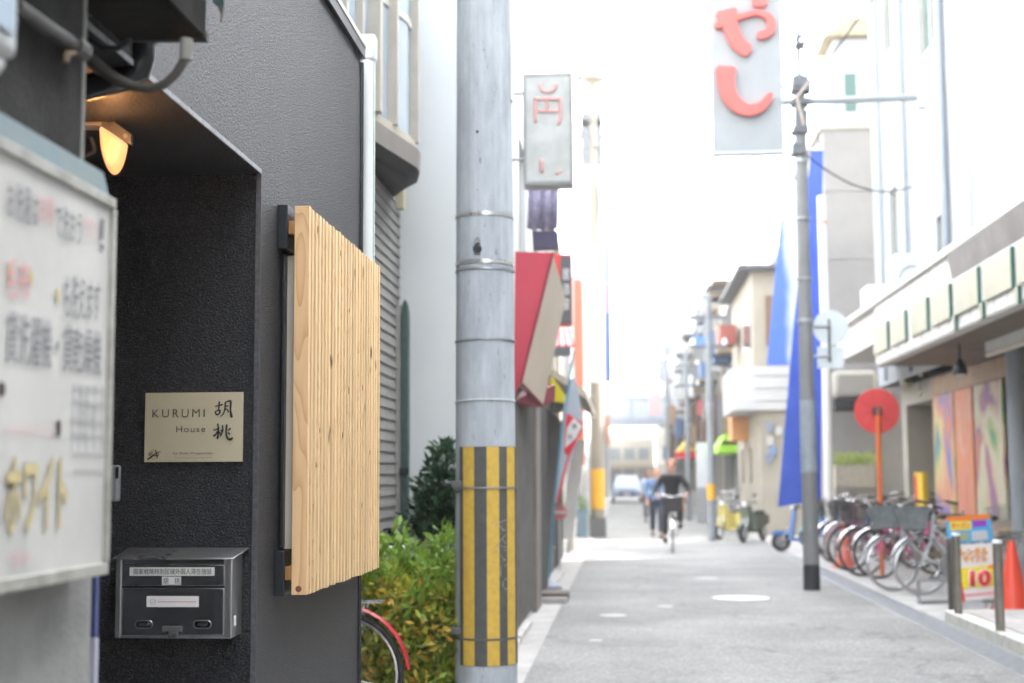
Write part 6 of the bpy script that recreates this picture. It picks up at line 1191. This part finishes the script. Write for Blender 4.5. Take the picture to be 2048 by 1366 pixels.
# parked car facing the camera far down the road
q = aZ(1256, 1006); cy = q.y; cx = q.x - .05; ca = thing('parked_car', 'light blue car facing the camera far down the street', 'car', (cx, cy, 0)); CARP = flat('car_pale_blue', (.30, .40, .55), .25, coat=1)
def sec(pts, y): return [(cx + x, cy + y, z) for x, z in pts]
mb = MB(); lower = [(-.82, .28), (-.86, .55), (-.84, .82), (.84, .82), (.86, .55), (.82, .28)]; mb.hull(sec(lower, 0), sec(lower, 4.0)); o = mb.build('body', CARP, ca, bevel=.08)
mb = MB().hull([(cx - .80, cy + .9, .83), (cx + .80, cy + .9, .83), (cx + .80, cy + 3.9, .83), (cx - .80, cy + 3.9, .83)], [(cx - .60, cy + 1.65, 1.48), (cx + .60, cy + 1.65, 1.48), (cx + .60, cy + 3.5, 1.48), (cx - .60, cy + 3.5, 1.48)]); mb.build('cabin', CARP, ca, bevel=.05)
MB().hull([(cx - .70, cy + .90, .86), (cx + .70, cy + .90, .86), (cx + .58, cy + 1.52, 1.40), (cx - .58, cy + 1.52, 1.40)], [(cx - .70, cy + .88, .86), (cx + .70, cy + .88, .86), (cx + .58, cy + 1.50, 1.41), (cx - .58, cy + 1.50, 1.41)]).build('windscreen', GLASSB, ca)
MB().box(cx - .45, cx + .45, cy - .03, cy - .001, .42, .56).build('grille', BLACKM, ca); MB().box(cx - .17, cx + .17, cy - .05, cy - .032, .40, .52).build('number_plate', WHITE, ca)
for s_ in (-1, 1):
    MB().ball((cx + s_ * .62, cy + .03, .66), (.17, .08, .08), 12, 8).build('headlight', WHITE, ca); MB().box(cx + s_ * .9 - .07, cx + s_ * .9 + .07, cy + 1.2, cy + 1.3, .88, 1.0).build('mirror', CARP, ca, bevel=.02)
    for y in (.75, 3.2):
        w = MB().cyl((cx + s_ * .70, cy + y, .30), (cx + s_ * .875, cy + y, .30), .30, n=20).build('wheel', BLACKR, ca); MB().cyl((cx + s_ * .876, cy + y, .30), (cx + s_ * .885, cy + y, .30), .18, n=16).build('rim', GALV, w)

# ------------------------------------------------------------------ people
def skin(name, V, E, m, parent, sub=1, loc=(0, 0, 0), rot=None, extra=None):
    me = bpy.data.meshes.new(name); me.from_pydata([v_[0] for v_ in V], E, []); o = bpy.data.objects.new(name, me); COL.objects.link(o)
    o.modifiers.new('skin', 'SKIN')
    for i, v_ in enumerate(V): me.skin_vertices[0].data[i].radius = v_[1] if isinstance(v_[1], tuple) else (v_[1], v_[1])
    me.skin_vertices[0].data[0].use_root = True
    s_ = o.modifiers.new('sub', 'SUBSURF'); s_.levels = sub; s_.render_levels = sub
    dg = bpy.context.evaluated_depsgraph_get(); dg.update(); m2 = bpy.data.meshes.new_from_object(o.evaluated_get(dg), depsgraph=dg); bpy.data.objects.remove(o)
    if extra:
        mb = MB(); mb.v = [tuple(v_.co) for v_ in m2.vertices]; mb.f = [tuple(p_.vertices) for p_ in m2.polygons]; extra(mb); m2 = mb.mesh(name)
    m2.shade_smooth(); m2.materials.clear(); m2.materials.append(m); m2.name = name; o = bpy.data.objects.new(name, m2); COL.objects.link(o); o.parent = parent; return o
def chain(V, E, start, pts):
    prev = start
    for p_, r_ in pts: V.append((p_, r_)); E.append((prev, len(V) - 1)); prev = len(V) - 1
    return prev
def person(label, loc, rot, J, top, legs, hairc, shoe, upper_name='jumper'):
    """J: joints in local space (x forward, y left, z up)"""
    r_ = thing('person', label, 'person', loc); r_.rotation_euler = (0, 0, rot); T = Vector
    V = [(J['pelvis'], .10)]; E = []; sp = chain(V, E, 0, [(J['waist'], .085), (J['chest'], .11), (J['neck0'], .05), (J['neck'], .045)])
    chest = 2
    for s_ in ('l', 'r'):
        w = chain(V, E, chest, [(J['sh' + s_], .048), (J['el' + s_], .035), (J['wr' + s_], .024)])
        wv, ev = T(J['wr' + s_]), T(J['el' + s_]); d = (wv - ev).normalized(); side = d.cross(T((0, 0, 1))).normalized() if abs(d.z) < .9 else T((1, 0, 0)); dn = T((0, 0, -1)) if abs(d.z) < .8 else T((0, 1 if s_ == 'r' else -1, 0))
        pm = chain(V, E, w, [(tuple(wv + d * .06), (.026, .016))])
        for k, (off, ln) in enumerate(((-.027, .060), (-.009, .070), (.009, .066), (.027, .050))): chain(V, E, pm, [(tuple(wv + d * .095 + side * off), .0085), (tuple(wv + d * (.095 + ln * .5) + side * off + dn * .012), .008), (tuple(wv + d * (.095 + ln * .7) + side * off + dn * .034), .007)])
        sg_ = 1 if s_ == 'l' else -1; chain(V, E, w, [(tuple(wv + d * .035 + side * .03 * sg_ + dn * .01), .010), (tuple(wv + d * .07 + side * .045 * sg_ + dn * .02), .008)])
        chain(V, E, 0, [(J['hip' + s_], .082), (J['kn' + s_], .050), (J['an' + s_], .032), (tuple(T(J['an' + s_]) + T((.12, 0, -.05))), .03)])
    hd = T(J['head'])
    def face(mb):
        mb.ball(hd, (.092, .074, .115), 18, 14); mb.ball(hd + T((.088, 0, -.012)), (.020, .013, .022), 8, 6); mb.ball(hd + T((.05, 0, -.08)), (.040, .040, .032), 10, 8)
        for s_ in (-1, 1): mb.ball(hd + T((-.005, .074 * s_, -.01)), (.018, .010, .030), 8, 6)
        mb.tube([hd + T((.082, -.022, -.055)), hd + T((.086, 0, -.053)), hd + T((.082, .022, -.055))], .005, 5)
    skin('body', V, E, SKIN, r_, 1, extra=face)
    for s_ in (-1, 1): MB().ball(hd + T((.080, .030 * s_, .012)), .012, 8, 6).mesh('eye'); e_ = MB().ball(hd + T((.081, .030 * s_, .012)), (.009, .012, .008), 8, 6); m_ = e_.mesh('eye'); m_.materials.append(INK); o = bpy.data.objects.new('eye', m_); COL.objects.link(o); o.parent = r_
    hm = MB().ball(hd + T((-.022, 0, .030)), (.098, .090, .110), 18, 12); hm.ball(hd + T((-.05, 0, -.03)), (.060, .078, .09), 12, 8); m_ = hm.mesh('hair'); m_.materials.append(hairc); o = bpy.data.objects.new('hair', m_); COL.objects.link(o); o.parent = r_
    V = [(J['waist'], (.135, .115))]; E = []; c2_ = chain(V, E, 0, [(J['chest'], (.155, .12)), (J['neck0'], .075)]); chain(V, E, 0, [(tuple(T(J['pelvis']) + T((0, 0, .02))), (.15, .125))])
    for s_ in ('l', 'r'): a0, b0 = T(J['el' + s_]), T(J['wr' + s_]); chain(V, E, 1, [(J['sh' + s_], .075), (J['el' + s_], .055), (tuple(a0.lerp(b0, .93)), .042)])
    skin(upper_name, V, E, top, r_, 1)
    V = [(J['pelvis'], (.135, .12))]; E = []
    for s_ in ('l', 'r'): a0, b0 = T(J['kn' + s_]), T(J['an' + s_]); chain(V, E, 0, [(J['hip' + s_], .105), (J['kn' + s_], .072), (tuple(a0.lerp(b0, .92)), .058)])
    skin('trousers', V, E, legs, r_, 1)
    for s_ in ('l', 'r'):
        a0 = T(J['an' + s_]); m_ = MB().ball(a0 + T((.06, 0, -.055)), (.14, .048, .045), 14, 8).mesh('shoe'); m_.materials.append(shoe); o = bpy.data.objects.new('shoe', m_); COL.objects.link(o); o.parent = r_
    return r_
q = aZ(1348, 1106)
cyb = bicycle('city bicycle with a dark front basket ridden towards the camera by the cyclist', (q.x, q.y + .6, 0), R(-92), flat('ridden_bike_tan', (.45, .38, .28), .4), basket='solid', basket_m=flat('dark_basket', (.05, .05, .055), .7), lean=0, group='bicycle on the road')
JC = dict(pelvis=(-.24, 0, .97), waist=(-.20, 0, 1.10), chest=(-.12, 0, 1.28), neck0=(-.08, 0, 1.40), neck=(-.06, 0, 1.46), head=(-.03, 0, 1.57), shl=(-.10, .18, 1.36), shr=(-.10, -.18, 1.36), ell=(.03, .31, 1.14), elr=(.03, -.31, 1.14), wrl=(.20, .275, 1.06), wrr=(.20, -.275, 1.06),
          hipl=(-.22, .10, .92), hipr=(-.22, -.10, .92), knl=(.18, .13, .84), knr=(.14, -.13, .66), anl=(-.16, .15, .52), anr=(-.02, -.14, .27))
person('person in a black jumper and dark trousers riding a bicycle towards the camera', (q.x, q.y + .6, 0), R(-92), JC, flat('black_wool', (.012, .012, .014), .9), flat('charcoal_trousers', (.035, .036, .042), .85), flat('auburn_hair', (.30, .11, .05), .6), BLACKR)
q = aZ(1314, 1076)
JW = dict(pelvis=(0, 0, .86), waist=(0, 0, 1.0), chest=(.01, 0, 1.18), neck0=(.01, 0, 1.31), neck=(.015, 0, 1.36), head=(.03, 0, 1.47), shl=(.01, .17, 1.27), shr=(.01, -.17, 1.27), ell=(-.05, .23, 1.03), elr=(.06, -.23, 1.03), wrl=(.0, .24, .83), wrr=(.17, -.22, .86),
          hipl=(0, .09, .82), hipr=(0, -.09, .82), knl=(.13, .09, .46), knr=(-.03, -.09, .45), anl=(.10, .09, .10), anr=(-.20, -.09, .13))
person('person in a blue denim jacket and dark jeans walking behind the cyclist', (q.x, q.y, 0), R(-90), JW, flat('denim_blue', (.10, .18, .34), .8), flat('dark_jeans', (.03, .04, .07), .85), flat('brown_hair', (.22, .10, .05), .6), BLACKR, 'jacket')
q = aZ(1300, 1050)
person('person in a pale top walking beside the one in denim, farther off', (q.x, q.y + 1.5, 0), R(-90), JW, flat('pale_top', (.45, .55, .68), .8), flat('grey_trousers', (.20, .20, .22), .85), flat('brown_hair', (.22, .10, .05), .6), BLACKR, 'jacket')

# ------------------------------------------------------------------ overhead wires
def wire(p0, p1, sag, label):
    p0, p1 = Vector(p0), Vector(p1); pts = [p0.lerp(p1, t) - Vector((0, 0, sag * 4 * t * (1 - t))) for t in np.linspace(0, 1, 14)]
    tag(MB().tube(pts, .012, 5).build('overhead_wire', flat('wire_grey', (.03, .03, .035), .6)), label, 'wire', 'overhead wires')
gz_ = gz(205)
wire((gx - .15, gy, gz_ + .1), (-1.0, 8.2, 8.8), .25, 'overhead wire from the steel pole crossing up to the big concrete pole')
wire((gx - .1, gy, gz_ + .4), aZ(1196, 1074) + Vector((0, 0, 9.2)), .4, 'overhead wire from the steel pole to the beige pole')
wire((gx + .1, gy, gz_ + .2), (4.58, 12.0, 9.2), .2, 'overhead wire from the steel pole up to the white shop wall')
wire((gx, gy, gz(250)), (2.1, 31.8, 5.2), .35, 'overhead wire from the steel pole to the pale pole with amber marker')
wire((gx, gy, gz(300)), (4.58, 22.5, 5.9), .25, 'slack service cable from the steel pole to the shop wall')
wire((2.0, 31.8, 5.0), (1.9, 62, 6.0), .5, 'far overhead wire along the right row of poles')

q34 = aZ(1196, 1074)
for k, (p0, p1, sg, lb) in enumerate((((gx - .1, gy, gz_ - .4), (-.9, 10.25, 7.6), .3, 'lower wire from the steel pole to the white building corner'), ((q34.x, q34.y, 8.6), (2.0, 31.9, 5.3), .5, 'wire sagging across the street between the beige and the pale pole'), ((q34.x, q34.y, 9.6), (-.3, 90, 9.5), .8, 'long wire running away from the beige pole over the left houses'), ((q34.x + .3, q34.y, 7.4), (3.1, 48, 6.8), .5, 'wire crossing from the transformer to the beige house on the right'), ((gx + .05, gy, gz_ + .9), (3.9, 27.4, 7.7), .3, 'wire from the top of the steel pole to the concrete block building'), ((-.95, 12.1, 8.2), (q34.x, q34.y, 9.8), .35, 'wire along the left roofs from the white building to the beige pole'), ((PX, PYc, 7.6), (q34.x, q34.y, 9.2), .5, 'thick wire from the big concrete pole to the beige pole'))): wire(p0, p1, sg, lb)
# unseen blocks added behind the camera to dim the jamb and reflect in the mailbox
house('rear_building', 'unseen brown building added behind the camera', 'building', -3, 1, -22, -16, 9, BROWNW, ())
bb = thing('rear_reflection_block', 'unseen pale block added behind the camera for the mailbox reflection', 'building', (1, -14, 0)); MB().box(-4, 8, -15, -13, 0, 8).build('wall', mat('pale_reflection_block', (.30, .27, .25), .8), bb)

# ------------------------------------------------------------------ thin volume added to wash out the far street like overexposure and flare
hz = MB().box(-160, 160, -70, 410, -1.4, 40).build('washout_volume', None); hz['kind'] = 'stuff'
HM = bpy.data.materials.new('washout_volume_mat'); HM.use_nodes = True; N = HM.node_tree.nodes; N.clear()
pv = N.new('ShaderNodeVolumePrincipled'); pv.inputs['Color'].default_value = (1, .99, .97, 1); pv.inputs['Density'].default_value = .002; pv.inputs['Anisotropy'].default_value = .2
mo = N.new('ShaderNodeOutputMaterial'); HM.node_tree.links.new(pv.outputs[0], mo.inputs['Volume'])
hz.data.materials.clear(); hz.data.materials.append(HM)
